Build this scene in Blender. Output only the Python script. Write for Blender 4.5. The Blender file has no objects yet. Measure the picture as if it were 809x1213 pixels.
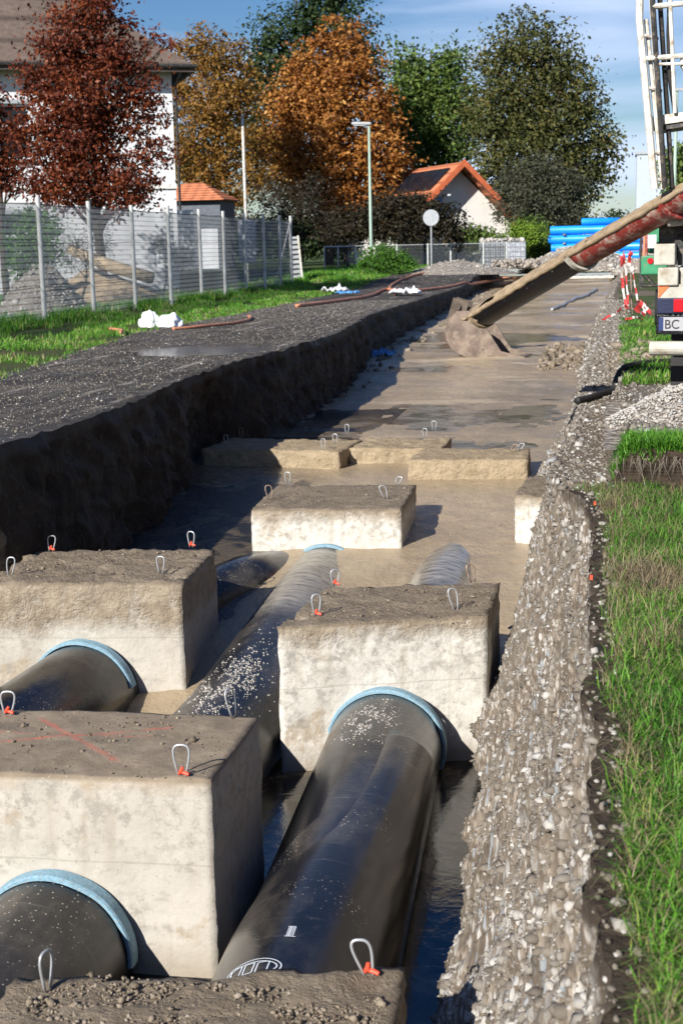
import bpy, bmesh, math, random
import numpy as np
from mathutils import Vector, Matrix, noise
random.seed(7); RNG = np.random.default_rng(7)
R = math.radians
D0 = bpy.data; SC = bpy.context.scene; COL = SC.collection
# ------------------------------------------------------------------ camera frame (survey of the place: eye 1.5 m above the road)
F = 1685.0; CX = 404.5; CY = 606.5; ROLL = R(1.2)
TH = R(10.5104); PSI = R(10.96777)
FW = Vector((-math.sin(PSI)*math.cos(TH), math.cos(PSI)*math.cos(TH), -math.sin(TH)))
RT = Vector((math.cos(PSI), math.sin(PSI), 0))
UP = Vector((-math.sin(PSI)*math.sin(TH), math.cos(PSI)*math.sin(TH), math.cos(TH)))
def ray(x, y):
    dx = (x-CX)/F; dy = -(y-CY)/F
    a = dx*math.cos(ROLL)+dy*math.sin(ROLL); b = -dx*math.sin(ROLL)+dy*math.cos(ROLL)
    return FW+RT*a+UP*b
def atz(x, y, z):
    r = ray(x, y); return r*(z/r.z)
def aty(x, y, Y):
    r = ray(x, y); return r*(Y/r.y)
def sm(a, b, x):
    if a == b: return 1.0 if x > a else 0.0
    t = min(1, max(0, (x-a)/(b-a))); return t*t*(3-2*t)
def lut(d, y):
    k = sorted(d)
    if y <= k[0]: return d[k[0]]
    for a, b in zip(k, k[1:]):
        if y <= b: return d[a]+(d[b]-d[a])*(y-a)/(b-a)
    return d[k[-1]]
def n3(x, y, z=0.0): return noise.noise(Vector((x, y, z)))
def fb(x, y, z=0.0, o=4):
    s = 0; a = 1
    for i in range(o):
        s += a*n3(x+i*7.3, y-i*3.1, z); x *= 2.1; y *= 2.1; z *= 2.1; a *= .5
    return s
# ------------------------------------------------------------------ materials
class NT:
    def __init__(s, name):
        s.m = D0.materials.new(name); s.m.use_nodes = True; s.t = s.m.node_tree; s.t.nodes.clear()
        s.out = s.t.nodes.new('ShaderNodeOutputMaterial')
    def n(s, typ, **kw):
        nd = s.t.nodes.new('ShaderNode'+typ)
        for k, v in kw.items():
            if k.startswith('i_'):
                key = k[2:].replace('_', ' ')
                s.set(nd.inputs[int(key)] if key.isdigit() else nd.inputs[key], v)
            else: setattr(nd, k, v)
        return nd
    def set(s, inp, v):
        if isinstance(v, bpy.types.NodeSocket): s.t.links.new(v, inp)
        elif isinstance(v, (tuple, list)) and len(v) == 3 and inp.type == 'RGBA': inp.default_value = (*v, 1)
        else: inp.default_value = v
    def co(s): return s.n('TexCoord').outputs['Object']
    def xyz(s, v=None):
        q = s.n('SeparateXYZ'); s.set(q.inputs[0], v or s.co()); return q.outputs
    def noise(s, scale, detail=4, rough=.55, v=None, dist=0):
        q = s.n('TexNoise', i_Scale=scale, i_Detail=detail, i_Roughness=rough, i_Distortion=dist); s.set(q.inputs['Vector'], v or s.co()); return q.outputs['Fac']
    def vor(s, scale, feature='F1', out='Distance', v=None, rnd=1):
        q = s.n('TexVoronoi', feature=feature, i_Scale=scale, i_Randomness=rnd); s.set(q.inputs['Vector'], v or s.co()); return q.outputs[out]
    def scale(s, sx, sy, sz, v=None):
        q = s.n('VectorMath', operation='MULTIPLY'); s.set(q.inputs[0], v or s.co()); q.inputs[1].default_value = (sx, sy, sz); return q.outputs[0]
    def math(s, op, a, b=0.0, c=None, clamp=False):
        q = s.n('Math', operation=op, use_clamp=clamp); s.set(q.inputs[0], a); s.set(q.inputs[1], b)
        if c is not None: s.set(q.inputs[2], c)
        return q.outputs[0]
    def step(s, v, a, b):     # a -> 0, b -> 1
        q = s.n('MapRange'); s.set(q.inputs[0], v); q.inputs[1].default_value = a; q.inputs[2].default_value = b; return q.outputs[0]
    def mix(s, f, a, b, mode='MIX'):
        q = s.n('Mix', data_type='RGBA', blend_type=mode); s.set(q.inputs[0], f); s.set(q.inputs[6], a); s.set(q.inputs[7], b); return q.outputs[2]
    def ramp(s, f, stops, const=False):
        q = s.n('ValToRGB'); s.set(q.inputs[0], f); r = q.color_ramp
        if const: r.interpolation = 'CONSTANT'
        while len(r.elements) < len(stops): r.elements.new(.5)
        for e, (p, c) in zip(r.elements, stops): e.position = p; e.color = (*c, 1)
        return q.outputs[0]
    def bump(s, h, strength=.5, dist=.02, nrm=None):
        q = s.n('Bump', i_Strength=strength, i_Distance=dist); s.set(q.inputs['Height'], h)
        if nrm: s.set(q.inputs['Normal'], nrm)
        return q.outputs[0]
    def pbr(s, color, rough=.7, normal=None, metal=0, spec=.5, trans=None, coat=0):
        q = s.n('BsdfPrincipled'); s.set(q.inputs['Base Color'], color); s.set(q.inputs['Roughness'], rough)
        s.set(q.inputs['Metallic'], metal); s.set(q.inputs['Specular IOR Level'], spec)
        if coat: q.inputs['Coat Weight'].default_value = coat
        if normal: s.set(q.inputs['Normal'], normal)
        s.t.links.new(q.outputs[0], s.out.inputs[0]); s.q = q
        return s.m
M = {}
def plain(name, c, rough=.6, metal=0, var=.25, sc=6, bump=.15, spec=.5, dirt=None, dirt_amt=.5):
    k = NT(name); f = k.noise(sc, 5)
    c2 = tuple(x*(1-var) for x in c); c3 = tuple(min(1, x*(1+var)) for x in c)
    col = k.mix(k.step(f, .35, .65), c2, c3)
    if dirt: col = k.mix(k.step(k.noise(sc*1.7, 6, .65), .62-.3*dirt_amt, .75-.2*dirt_amt), col, dirt)
    M[name] = k.pbr(col, rough, k.bump(k.noise(sc*8, 4), bump, .01), metal, spec)
    return M[name]

def mk_concrete(name, paint=False, mud_h=.18, wet=0.0, basec=(.52, .485, .425)):
    k = NT(name); c = k.co(); x, y, z = k.xyz()
    a = k.noise(2.2, 6, .6); b = k.noise(11, 6, .65); s = k.noise(3.0, 4, .5, k.scale(6, 6, .6))
    base = k.mix(k.step(a, .3, .7), tuple(q*.8 for q in basec), basec)
    base = k.mix(k.math('MULTIPLY', k.step(b, .45, .75), .5), base, (.40, .37, .32))
    base = k.mix(k.math('MULTIPLY', k.step(s, .55, .75), .45), base, (.33, .28, .22))
    pat = k.math('MULTIPLY', k.step(k.noise(1.5, 8, .72, dist=.3), .54, .60), k.step(k.noise(17, 5, .7), .30, .52))                      # dried mud splashes
    base = k.mix(k.math('MULTIPLY', pat, .8), base, (.36, .29, .205))
    mot = k.math('MULTIPLY', k.step(k.noise(14, 7, .75), .48, .60), k.math('MAXIMUM', k.step(k.noise(2.3, 4, .6, k.scale(1, 1, 2)), .46, .6), k.step(k.math('ADD', z, k.math('MULTIPLY', k.noise(3, 4), .25)), -.38, -.12))); base = k.mix(k.math('MULTIPLY', mot, .75), base, (.27, .25, .22))
    edge = k.math('ADD', z, k.math('MULTIPLY', k.math('SUBTRACT', k.noise(2.6, 6, .6, k.scale(1, 1, .4)), .5), .34))
    mud = k.mix(k.step(k.noise(9, 6, .7), .35, .68), (.25, .20, .145), (.44, .365, .27))
    mud = k.mix(k.step(k.vor(28), .16, .05), mud, (.36, .32, .27))
    f = k.math('MULTIPLY', k.step(edge, -mud_h-.06, -mud_h+.06), k.step(k.noise(6, 6, .7), .22, .5))
    col = k.mix(f, base, mud)
    top = k.mix(k.step(k.noise(5, 6, .6), .3, .7), (.165, .128, .092), (.29, .235, .17))
    top = k.mix(k.step(k.vor(34, out='Distance'), .18, .07), top, (.33, .29, .24))
    if name == 'concrete_slurried': top = k.mix(k.step(k.noise(5, 6, .6), .3, .7), (.27, .205, .13), (.42, .33, .215)); col = k.mix(k.step(k.noise(9, 6, .7), .35, .68), (.30, .235, .155), (.48, .385, .26))
    col = k.mix(k.step(z, -.035, -.012), col, top)
    low = k.math('ADD', z, k.math('MULTIPLY', k.noise(4, 5, .6), .18))
    col = k.mix(k.math('MULTIPLY', k.step(low, -.72, -.86), .6), col, (.27, .22, .16))
    seam = k.step(k.math('ABSOLUTE', k.math('ADD', z, k.math('ADD', .40, k.math('MULTIPLY', k.noise(1.2, 3), .05)))), .007, .002)
    col = k.mix(k.math('MULTIPLY', seam, .35), col, (.25, .21, .17))
    pits = k.math('MULTIPLY', k.step(k.vor(26), .15, .06), k.step(k.noise(3, 4), .42, .55)); col = k.mix(k.math('MULTIPLY', pits, .7), col, (.20, .17, .14))
    crack = k.step(k.vor(1.7, 'DISTANCE_TO_EDGE', v=k.n('VectorMath', operation='ADD', i_0=k.scale(1, 1, 3), i_1=k.n('TexNoise', i_Scale=5.0).outputs['Color']).outputs[0]), .010, .002)
    pass
    if paint:                                                                # sprayed red cross on the top face
        def line(x0, y0, x1, y1, w):
            L = math.hypot(x1-x0, y1-y0); ux, uy = (x1-x0)/L, (y1-y0)/L
            d = k.math('ADD', k.math('MULTIPLY', k.math('SUBTRACT', x, x0), -uy), k.math('MULTIPLY', k.math('SUBTRACT', y, y0), ux))
            t = k.math('ADD', k.math('MULTIPLY', k.math('SUBTRACT', x, x0), ux), k.math('MULTIPLY', k.math('SUBTRACT', y, y0), uy))
            on = k.math('MULTIPLY', k.step(k.math('ABSOLUTE', d), w, w*.2), k.math('MULTIPLY', k.step(t, 0, .06), k.step(t, L, L-.06)))
            return on
        g = k.math('MAXIMUM', line(-.62, -.12, .34, .27, .022), line(-.45, .33, .22, -.28, .026))
        g = k.math('MAXIMUM', g, line(-.75, .05, .3, .12, .010))
        g = k.math('MULTIPLY', g, k.step(k.noise(8, 5, .7), .36, .6)); g = k.math('MULTIPLY', g, k.step(z, -.05, -.02))
        col = k.mix(k.math('MULTIPLY', g, .55), col, (.60, .12, .08))
    h = k.math('ADD', k.math('MULTIPLY', k.noise(24, 8, .7), k.math('ADD', k.math('MULTIPLY', f, 1.3 if not paint else .2), .35)), k.math('MULTIPLY', k.noise(5, 5, .6), .4))
    rough = .85 if not wet else k.step(k.noise(4, 4), .2, .9)
    M[name] = k.pbr(col, rough, k.bump(h, .75 if not paint else .45, .03), spec=.3)
mk_concrete('concrete'); mk_concrete('concrete_marked', True, mud_h=.03)
mk_concrete('concrete_clean', mud_h=.10, basec=(.68, .65, .59))
mk_concrete('concrete_muddy', mud_h=.34); mk_concrete('concrete_slurried', mud_h=.9)

def mk_pipe(name, dust=.5, dry=.0, dryy=None):
    k = NT(name); x, y, z = k.xyz()
    c = k.mix(k.step(k.noise(1.4, 5), .35, .65), (.006, .007, .010), (.015, .015, .017))
    sm_ = k.noise(2.0, 7, .7, k.scale(1.2, .5, 1.2)); c = k.mix(k.math('MULTIPLY', k.step(sm_, .46, .70), .42+dry), c, (.17, .145, .115))
    sp = k.step(k.vor(38), .20, .10); reg = k.step(k.noise(1.7, 6, .6, v=None), .60-.12*dust, .70-.12*dust)
    top = k.step(z, .15, .32)
    c = k.mix(k.math('MULTIPLY', k.math('MULTIPLY', sp, reg), top), c, (.52, .46, .37))
    fine = k.math('MULTIPLY', k.step(k.vor(21), .10, .04), k.step(k.noise(2.4, 6, .7), .52, .66)); c = k.mix(fine, c, (.42, .38, .33))
    st = k.step(k.noise(3, 5, .75, k.scale(.6, 5, 1)), .60, .74); c = k.mix(k.math('MULTIPLY', st, .35), c, (.30, .27, .23))
    if dryy is not None:
        dm = k.math('MULTIPLY', k.step(y, dryy, dryy+.5), k.step(k.noise(11, 7, .75, k.scale(.5, 2.5, 1)), .34, .58)); c = k.mix(dm, c, (.36, .32, .26))
    r = k.math('ADD', k.math('MULTIPLY', k.noise(3, 5), .22), .10+dry*.5)
    M[name] = k.pbr(c, r, k.bump(k.math('ADD', k.noise(60, 3), k.math('MULTIPLY', k.noise(6, 4), 1.2)), .10, .01), spec=.5)
mk_pipe('pipe', dryy=8.6); mk_pipe('pipe_dusty', 1.6, .25, 8.6); mk_pipe('pipe_dry', 2.0, .9)

def mk_slurry():
    k = NT('slurry'); x, y, z = k.xyz()
    a = k.noise(.55, 6, .6, k.scale(1, .45, 1)); b = k.noise(7, 7, .7)
    c = k.mix(k.step(a, .35, .66), (.26, .195, .122), (.41, .32, .208))
    c = k.mix(k.math('MULTIPLY', k.step(b, .45, .72), .4), c, (.21, .155, .10))
    bands = k.step(k.noise(.8, 5, .6, k.scale(.5, 1.3, 1)), .54, .63)
    dry = k.step(y, 14, 30)
    c = k.mix(k.math('MULTIPLY', k.math('MULTIPLY', bands, dry), .7), c, (.54, .44, .31))
    c = k.mix(k.math('MULTIPLY', k.step(k.vor(9), .13, .04), .5), c, (.37, .31, .24))
    wet = k.step(k.noise(.42, 5, .55, k.scale(.55, 1.0, 1), .4), .52, .60)
    r = k.math('SUBTRACT', k.math('ADD', .27, k.math('MULTIPLY', dry, .14)), k.math('MULTIPLY', wet, .24))
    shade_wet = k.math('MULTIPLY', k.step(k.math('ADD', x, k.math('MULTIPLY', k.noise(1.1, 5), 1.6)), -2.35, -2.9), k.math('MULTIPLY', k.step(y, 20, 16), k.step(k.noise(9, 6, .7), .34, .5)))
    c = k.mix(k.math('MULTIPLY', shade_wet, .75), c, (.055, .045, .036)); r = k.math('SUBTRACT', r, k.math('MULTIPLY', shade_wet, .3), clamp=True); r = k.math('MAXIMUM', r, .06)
    h = k.math('ADD', k.math('MULTIPLY', k.noise(3.2, 8, .68, k.scale(1, .7, 1)), 1.5), k.math('MULTIPLY', k.noise(34, 4, .7), .22))
    M['slurry'] = k.pbr(c, r, k.bump(h, k.math('SUBTRACT', .75, k.math('MULTIPLY', wet, .35)), .05), spec=.5)
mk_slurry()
def mk_water(name, c, rough, b, sc):
    k = NT(name)
    h = k.math('ADD', k.noise(sc, 6, .6, dist=.8), k.math('MULTIPLY', k.noise(sc*6, 3), .15))
    c2 = k.mix(k.step(k.noise(1.3, 6, .65, dist=1.0), .50, .58), c, (.10, .078, .052))
    M[name] = k.pbr(c2, k.math('ADD', rough, k.math('MULTIPLY', k.step(k.noise(2.1, 6), .55, .7), .10)), k.bump(h, b, .03), spec=.7)
mk_water('water', (.020, .016, .012), .02, .16, 5); mk_water('pond', (.25, .21, .165), .06, .20, 5); mk_water('ripple_water', (.022, .02, .018), .05, .9, 16); mk_water('road_pond', (.035, .032, .032), .08, .45, 6)

def mk_road():
    k = NT('road'); x, y, z = k.xyz()
    c = k.mix(k.step(k.noise(.9, 6, .6), .35, .65), (.030, .027, .025), (.080, .071, .063))
    v = k.n('TexVoronoi', i_Scale=24.0); cell = k.step(v.outputs['Distance'], .34, .22)
    pick = k.step(k.xyz(v.outputs['Color'])[0], .70, .74)
    c = k.mix(k.math('MULTIPLY', k.math('MULTIPLY', cell, pick), .75), c, (.34, .31, .28))
    v2 = k.n('TexVoronoi', i_Scale=60.0); c = k.mix(k.math('MULTIPLY', k.step(k.xyz(v2.outputs['Color'])[0], .6, .9), .45), c, (.16, .145, .13))
    mud = k.step(k.noise(1.1, 6, .65), .56, .68); c = k.mix(k.math('MULTIPLY', mud, .55), c, (.17, .14, .105))
    wet = k.math('MAXIMUM', k.math('MULTIPLY', k.step(k.noise(.5, 5, .6), .54, .64), .6), k.math('MULTIPLY', k.step(y, 12.5, 10.5), k.step(k.noise(3, 5), .4, .55))); r = k.math('SUBTRACT', .85, k.math('MULTIPLY', wet, .45))
    M['road'] = k.pbr(c, r, k.bump(k.math('ADD', k.noise(30, 6, .75), k.math('MULTIPLY', k.noise(110, 4, .8), .8)), .8, .02), spec=.25)
mk_road()
def mk_earthwall():
    k = NT('earth_wall'); x, y, z = k.xyz()
    c = k.mix(k.step(k.noise(4, 7, .7), .3, .7), (.016, .012, .009), (.065, .05, .036))
    c = k.mix(k.math('MULTIPLY', k.step(k.vor(14), .2, .08), .55), c, (.14, .12, .10))
    c = k.mix(k.math('MULTIPLY', k.step(k.noise(3, 5, .6, k.scale(4, 4, .7)), .58, .7), .5), c, (.13, .10, .07))
    c = k.mix(k.step(z, -1.62, -1.55), c, (.07, .065, .06))
    M['earth_wall'] = k.pbr(c, .75, k.bump(k.math('ADD', k.noise(13, 8, .75), k.math('MULTIPLY', k.vor(11), .6)), 1.0, .08), spec=.3)
mk_earthwall()
def gravelcol(k, sc=26):
    v = k.n('TexVoronoi', i_Scale=float(sc)); vv = k.n('TexVoronoi', i_Scale=sc*2.4)
    pal = [(0, (.17, .135, .10)), (.3, (.27, .225, .175)), (.5, (.36, .33, .29)), (.7, (.24, .20, .155)), (.86, (.47, .44, .40)), (.95, (.30, .32, .33))]
    a = k.ramp(k.xyz(v.outputs['Color'])[0], pal, True); b = k.ramp(k.xyz(vv.outputs['Color'])[0], pal, True)
    c = k.mix(k.step(v.outputs['Distance'], .30, .42), a, b)
    c = k.mix(k.step(vv.outputs['Distance'], .45, .75), c, (.12, .093, .068))
    h = k.math('ADD', k.math('MULTIPLY', k.step(v.outputs['Distance'], .6, 0), 1.0), k.math('MULTIPLY', k.step(vv.outputs['Distance'], .6, 0), .5))
    return c, h
def mk_gravel():
    k = NT('gravel_bank'); x, y, z = k.xyz()
    c, h = gravelcol(k, 30)
    sand = k.mix(k.step(k.noise(14, 7, .7), .3, .7), (.09, .073, .055), (.20, .17, .13))
    c = k.mix(k.math('MULTIPLY', k.step(k.noise(2.4, 6, .6), .48, .66), .8), c, sand)
    soil = k.step(k.math('ADD', z, k.math('MULTIPLY', k.math('SUBTRACT', k.noise(4, 5, .6), .5), .16)), -1.60, -1.54)
    near = k.step(y, 9.6, 8.2); c = k.mix(k.math('MULTIPLY', soil, near), c, (.05, .037, .026))
    M['gravel_bank'] = k.pbr(c, .85, k.bump(k.math('ADD', h, k.math('MULTIPLY', k.noise(40, 4, .7), .6)), .5, .015), spec=.3)
    k = NT('gravel_heap'); c, h = gravelcol(k, 22); M['gravel_heap'] = k.pbr(k.mix(.25, c, (.38, .35, .32)), .85, k.bump(h, .9, .04), spec=.3)
mk_gravel()
def mk_ground():
    k = NT('ground'); x, y, z = k.xyz()
    at = k.n('Attribute', attribute_name='grav').outputs['Fac']; so = k.n('Attribute', attribute_name='soil').outputs['Fac']
    g = k.mix(k.step(k.noise(3, 6, .6), .3, .7), (.030, .034, .014), (.10, .085, .04))
    far = k.step(y, 12, 26); g = k.mix(k.math('MULTIPLY', far, k.step(k.noise(.6, 5), .3, .6)), g, (.055, .10, .022))
    c, h = gravelcol(k, 24)
    c = k.mix(k.step(k.math('ADD', at, k.math('MULTIPLY', k.math('SUBTRACT', k.noise(5, 5), .5), .6)), .42, .58), g, c)
    c = k.mix(so, c, k.mix(k.step(k.noise(16, 6, .7), .3, .7), (.022, .016, .012), (.08, .058, .04)))
    M['ground'] = k.pbr(c, .9, k.bump(k.math('ADD', h, k.noise(18, 6, .7)), .8, .04), spec=.2)
mk_ground()
def mk_stone(name, pal):
    k = NT(name); g = k.n('NewGeometry').outputs['Random Per Island']
    c = k.ramp(g, pal); c = k.mix(k.math('MULTIPLY', k.step(k.noise(40, 4), .4, .7), .4), c, (.16, .13, .10))
    M[name] = k.pbr(c, .8, k.bump(k.noise(90, 3), .3, .005), spec=.35)
mk_stone('stones', [(0, (.09, .075, .06)), (.3, (.19, .165, .135)), (.55, (.135, .115, .095)), (.74, (.26, .24, .21)), (.92, (.46, .44, .41)), (1, (.24, .25, .26))])
mk_stone('clods', [(0, (.11, .085, .06)), (.5, (.20, .16, .115)), (.85, (.27, .22, .165)), (1, (.30, .26, .21))])
mk_stone('stones_pale', [(0, (.30, .28, .25)), (.4, (.44, .41, .37)), (.8, (.55, .52, .48)), (1, (.34, .35, .36))])
def mk_leaf(name, stops, tr=.3, rough=.55):
    k = NT(name); g = k.n('NewGeometry').outputs['Random Per Island']
    f = k.math('ADD', k.math('MULTIPLY', g, .6), k.math('MULTIPLY', k.step(k.noise(.55, 3), .3, .7), .4))
    c = k.ramp(f, stops)
    p = k.n('BsdfPrincipled', i_Roughness=rough); k.set(p.inputs['Base Color'], c); p.inputs['Specular IOR Level'].default_value = .25
    t = k.n('BsdfTranslucent'); k.set(t.inputs[0], c); mx = k.n('MixShader'); mx.inputs[0].default_value = tr
    k.t.links.new(p.outputs[0], mx.inputs[1]); k.t.links.new(t.outputs[0], mx.inputs[2]); k.t.links.new(mx.outputs[0], k.out.inputs[0])
    M[name] = k.m
mk_leaf('leaf_red', [(0, (.045, .012, .008)), (.4, (.11, .024, .012)), (.75, (.22, .055, .02)), (1, (.33, .11, .035))])
mk_leaf('leaf_orange', [(0, (.10, .032, .008)), (.35, (.25, .09, .02)), (.7, (.45, .20, .045)), (1, (.58, .34, .11))])
mk_leaf('leaf_gold', [(0, (.05, .04, .012)), (.3, (.16, .09, .02)), (.55, (.30, .17, .03)), (.75, (.24, .10, .028)), (1, (.42, .28, .06))])
mk_leaf('leaf_green', [(0, (.025, .045, .012)), (.45, (.08, .14, .03)), (.8, (.17, .23, .05)), (1, (.26, .26, .07))])
mk_leaf('leaf_darkgreen', [(0, (.012, .026, .010)), (.6, (.035, .065, .020)), (1, (.10, .12, .035))])
mk_leaf('leaf_olive', [(0, (.022, .025, .011)), (.4, (.065, .08, .024)), (.75, (.14, .135, .04)), (1, (.26, .17, .065))])
mk_leaf('leaf_willow', [(0, (.030, .033, .022)), (.6, (.075, .08, .05)), (1, (.13, .13, .08))])
mk_leaf('leaf_lime', [(0, (.07, .14, .015)), (.6, (.17, .28, .03)), (1, (.30, .38, .05))])
mk_leaf('leaf_fresh', [(0, (.03, .09, .012)), (.6, (.08, .20, .025)), (1, (.16, .30, .04))])
mk_leaf('leaf_darkbrown', [(0, (.012, .012, .008)), (.6, (.035, .03, .016)), (1, (.08, .055, .025))])
def mk_grass(name, stops):
    k = NT(name); g = k.n('NewGeometry').outputs['Random Per Island']
    patch = k.step(k.noise(1.1, 4, .6), .36, .66)
    f = k.math('ADD', k.math('MULTIPLY', g, .62), k.math('MULTIPLY', patch, .38)); c = k.ramp(f, stops)
    p = k.n('BsdfPrincipled', i_Roughness=.45); k.set(p.inputs['Base Color'], c); p.inputs['Specular IOR Level'].default_value = .35
    t = k.n('BsdfTranslucent'); k.set(t.inputs[0], c); mx = k.n('MixShader'); mx.inputs[0].default_value = .35
    k.t.links.new(p.outputs[0], mx.inputs[1]); k.t.links.new(t.outputs[0], mx.inputs[2]); k.t.links.new(mx.outputs[0], k.out.inputs[0])
    M[name] = k.m
mk_grass('grass', [(0, (.045, .12, .016)), (.42, (.10, .28, .028)), (.70, (.18, .40, .045)), (.80, (.31, .36, .08)), (.88, (.46, .38, .20)), (1, (.58, .50, .32))])
mk_grass('straw', [(0, (.20, .145, .08)), (.5, (.33, .26, .15)), (1, (.45, .38, .24))])
plain('bark', (.06, .045, .032), .9, var=.4, sc=5, bump=.6)
plain('twig', (.12, .10, .075), .8); plain('galv', (.48, .50, .52), .45, .5, .2, 4); plain('postgrey', (.50, .51, .50), .6, 0, .2, 3)
plain('steel', (.45, .45, .45), .35, .9, .2, 20); plain('rusty_loop', (.30, .22, .18), .6, .4, .4, 30)
plain('red_tag', (.80, .075, .03), .5, 0, .15, 30); plain('collar', (.20, .36, .46), .8, 0, .2, 60, .4, dirt=(.38, .38, .36), dirt_amt=.35)
plain('plaster', (.70, .71, .74), .85, 0, .05, 2, .1); plain('plaster_warm', (.72, .70, .66), .85, 0, .05, 2, .1)
plain('darkwood', (.06, .045, .035), .7); plain('orange_trim', (.50, .12, .045), .6, 0, .15, 3); plain('greyblue_wall', (.10, .115, .14), .8)
plain('white_paint', (.66, .64, .58), .55, 0, .15, 7, .2, dirt=(.34, .28, .20), dirt_amt=.45)
plain('mortar', (.29, .215, .135), .85, 0, .25, 12, .8); plain('blackplastic', (.004, .0045, .007), .24, 0, .3, 8, .4, dirt=(.36, .32, .27), dirt_amt=.02)
plain('rubber', (.015, .015, .015), .7); plain('darkmetal', (.035, .034, .033), .5, .3, .4, 9, .3, dirt=(.16, .13, .10), dirt_amt=.3)
plain('chute_red', (.25, .035, .028), .4, 0, .25, 7, .4, dirt=(.46, .36, .30), dirt_amt=.45)
plain('greybox', (.44, .42, .36), .6, 0, .15, 5, .2, dirt=(.28, .23, .17), dirt_amt=.4)
plain('lens_red', (.55, .012, .02), .15, 0, .05); plain('lens_dark', (.03, .035, .07), .15, 0, .05); plain('orange_reflector', (.85, .16, .05), .4, 0, .05)
plain('platewhite', (.34, .34, .36), .5, 0, .03); plain('ink', (.01, .01, .01), .6, 0, .02); plain('plateblue', (.015, .03, .12), .4, 0, .02)
plain('seal', (.35, .36, .37), .5, 0, .1)
plain('machine_green', (.03, .22, .10), .45, 0, .2, 6, dirt=(.20, .17, .12), dirt_amt=.2); plain('bluepipe', (.01, .27, .85), .38, 0, .12, 1.2, .05)
plain('bucketsteel', (.15, .108, .085), .65, .1, .35, 4, .5, dirt=(.25, .20, .15), dirt_amt=.45); plain('bucketdark', (.10, .075, .055), .7, .1, .4, 5, .5)
plain('orange_hose', (.50, .20, .11), .6, 0, .2, 5, .1, dirt=(.32, .22, .15), dirt_amt=.3); plain('bag_white', (.76, .77, .80), .5, 0, .06, 4, .2)
plain('blue_sheet', (.10, .30, .60), .5, 0, .2, 4); plain('lamp_grey', (.33, .34, .35), .5, .2, .1); plain('lamp_green', (.30, .40, .33), .5, 0, .1, 3)
plain('glass_dark', (.02, .025, .03), .08, 0, .1, 2, 0); plain('solar', (.012, .014, .022), .2, 0, .3, 2, 0)
plain('dirtrock', (.30, .26, .22), .85, 0, .35, 8, .8); plain('timber', (.40, .31, .20), .8, 0, .3, 6, .4); plain('sheetwhite', (.62, .64, .68), .7, 0, .1, 2)
plain('pale_far', (.40, .45, .51), .8, 0, .04, 1, 0); plain('grey_far', (.34, .37, .40), .8, 0, .06, 1, 0); plain('gabion', (.36, .38, .42), .8, 0, .3, 9, .6)
plain('mark_white', (.62, .66, .72), .5, 0, .1, 20, 0); plain('sign_grey', (.33, .35, .37), .5, .3, .1)
def mk_tiles(name, a, b, sc=3.4):
    k = NT(name); x, y, z = k.xyz()
    w = k.n('TexWave', wave_type='BANDS', bands_direction='X', i_Scale=sc*.5); w2 = k.n('TexWave', wave_type='BANDS', bands_direction='Z', i_Scale=sc*.45)
    c = k.mix(k.step(k.noise(5, 5, .7), .3, .7), a, b); h = k.math('ADD', w.outputs['Fac'], k.math('MULTIPLY', w2.outputs['Fac'], .8))
    c = k.mix(k.math('MULTIPLY', k.step(w2.outputs['Fac'], .25, .0), .6), c, tuple(q*.35 for q in a))
    M[name] = k.pbr(c, .8, k.bump(h, 1.0, .06), spec=.3)
mk_tiles('tiles_brown', (.085, .063, .052), (.165, .125, .10)); mk_tiles('tiles_orange', (.42, .13, .06), (.62, .24, .12), 5)
def mk_stripes():
    k = NT('tape'); u = k.n('UVMap').outputs[0]; x, y, z = k.xyz(u)
    f = k.step(k.math('FRACT', k.math('MULTIPLY', x, 1.0)), .49, .51); M['tape'] = k.pbr(k.mix(f, (.48, .045, .045), (.62, .60, .58)), .4)
    k = NT('hatch'); x, y, z = k.xyz(); f = k.step(k.math('FRACT', k.math('MULTIPLY', k.math('ADD', x, z), 2.6)), .49, .51)
    M['hatch'] = k.pbr(k.mix(f, (.85, .14, .04), (.16, .13, .10)), .5)
mk_stripes()
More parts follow.
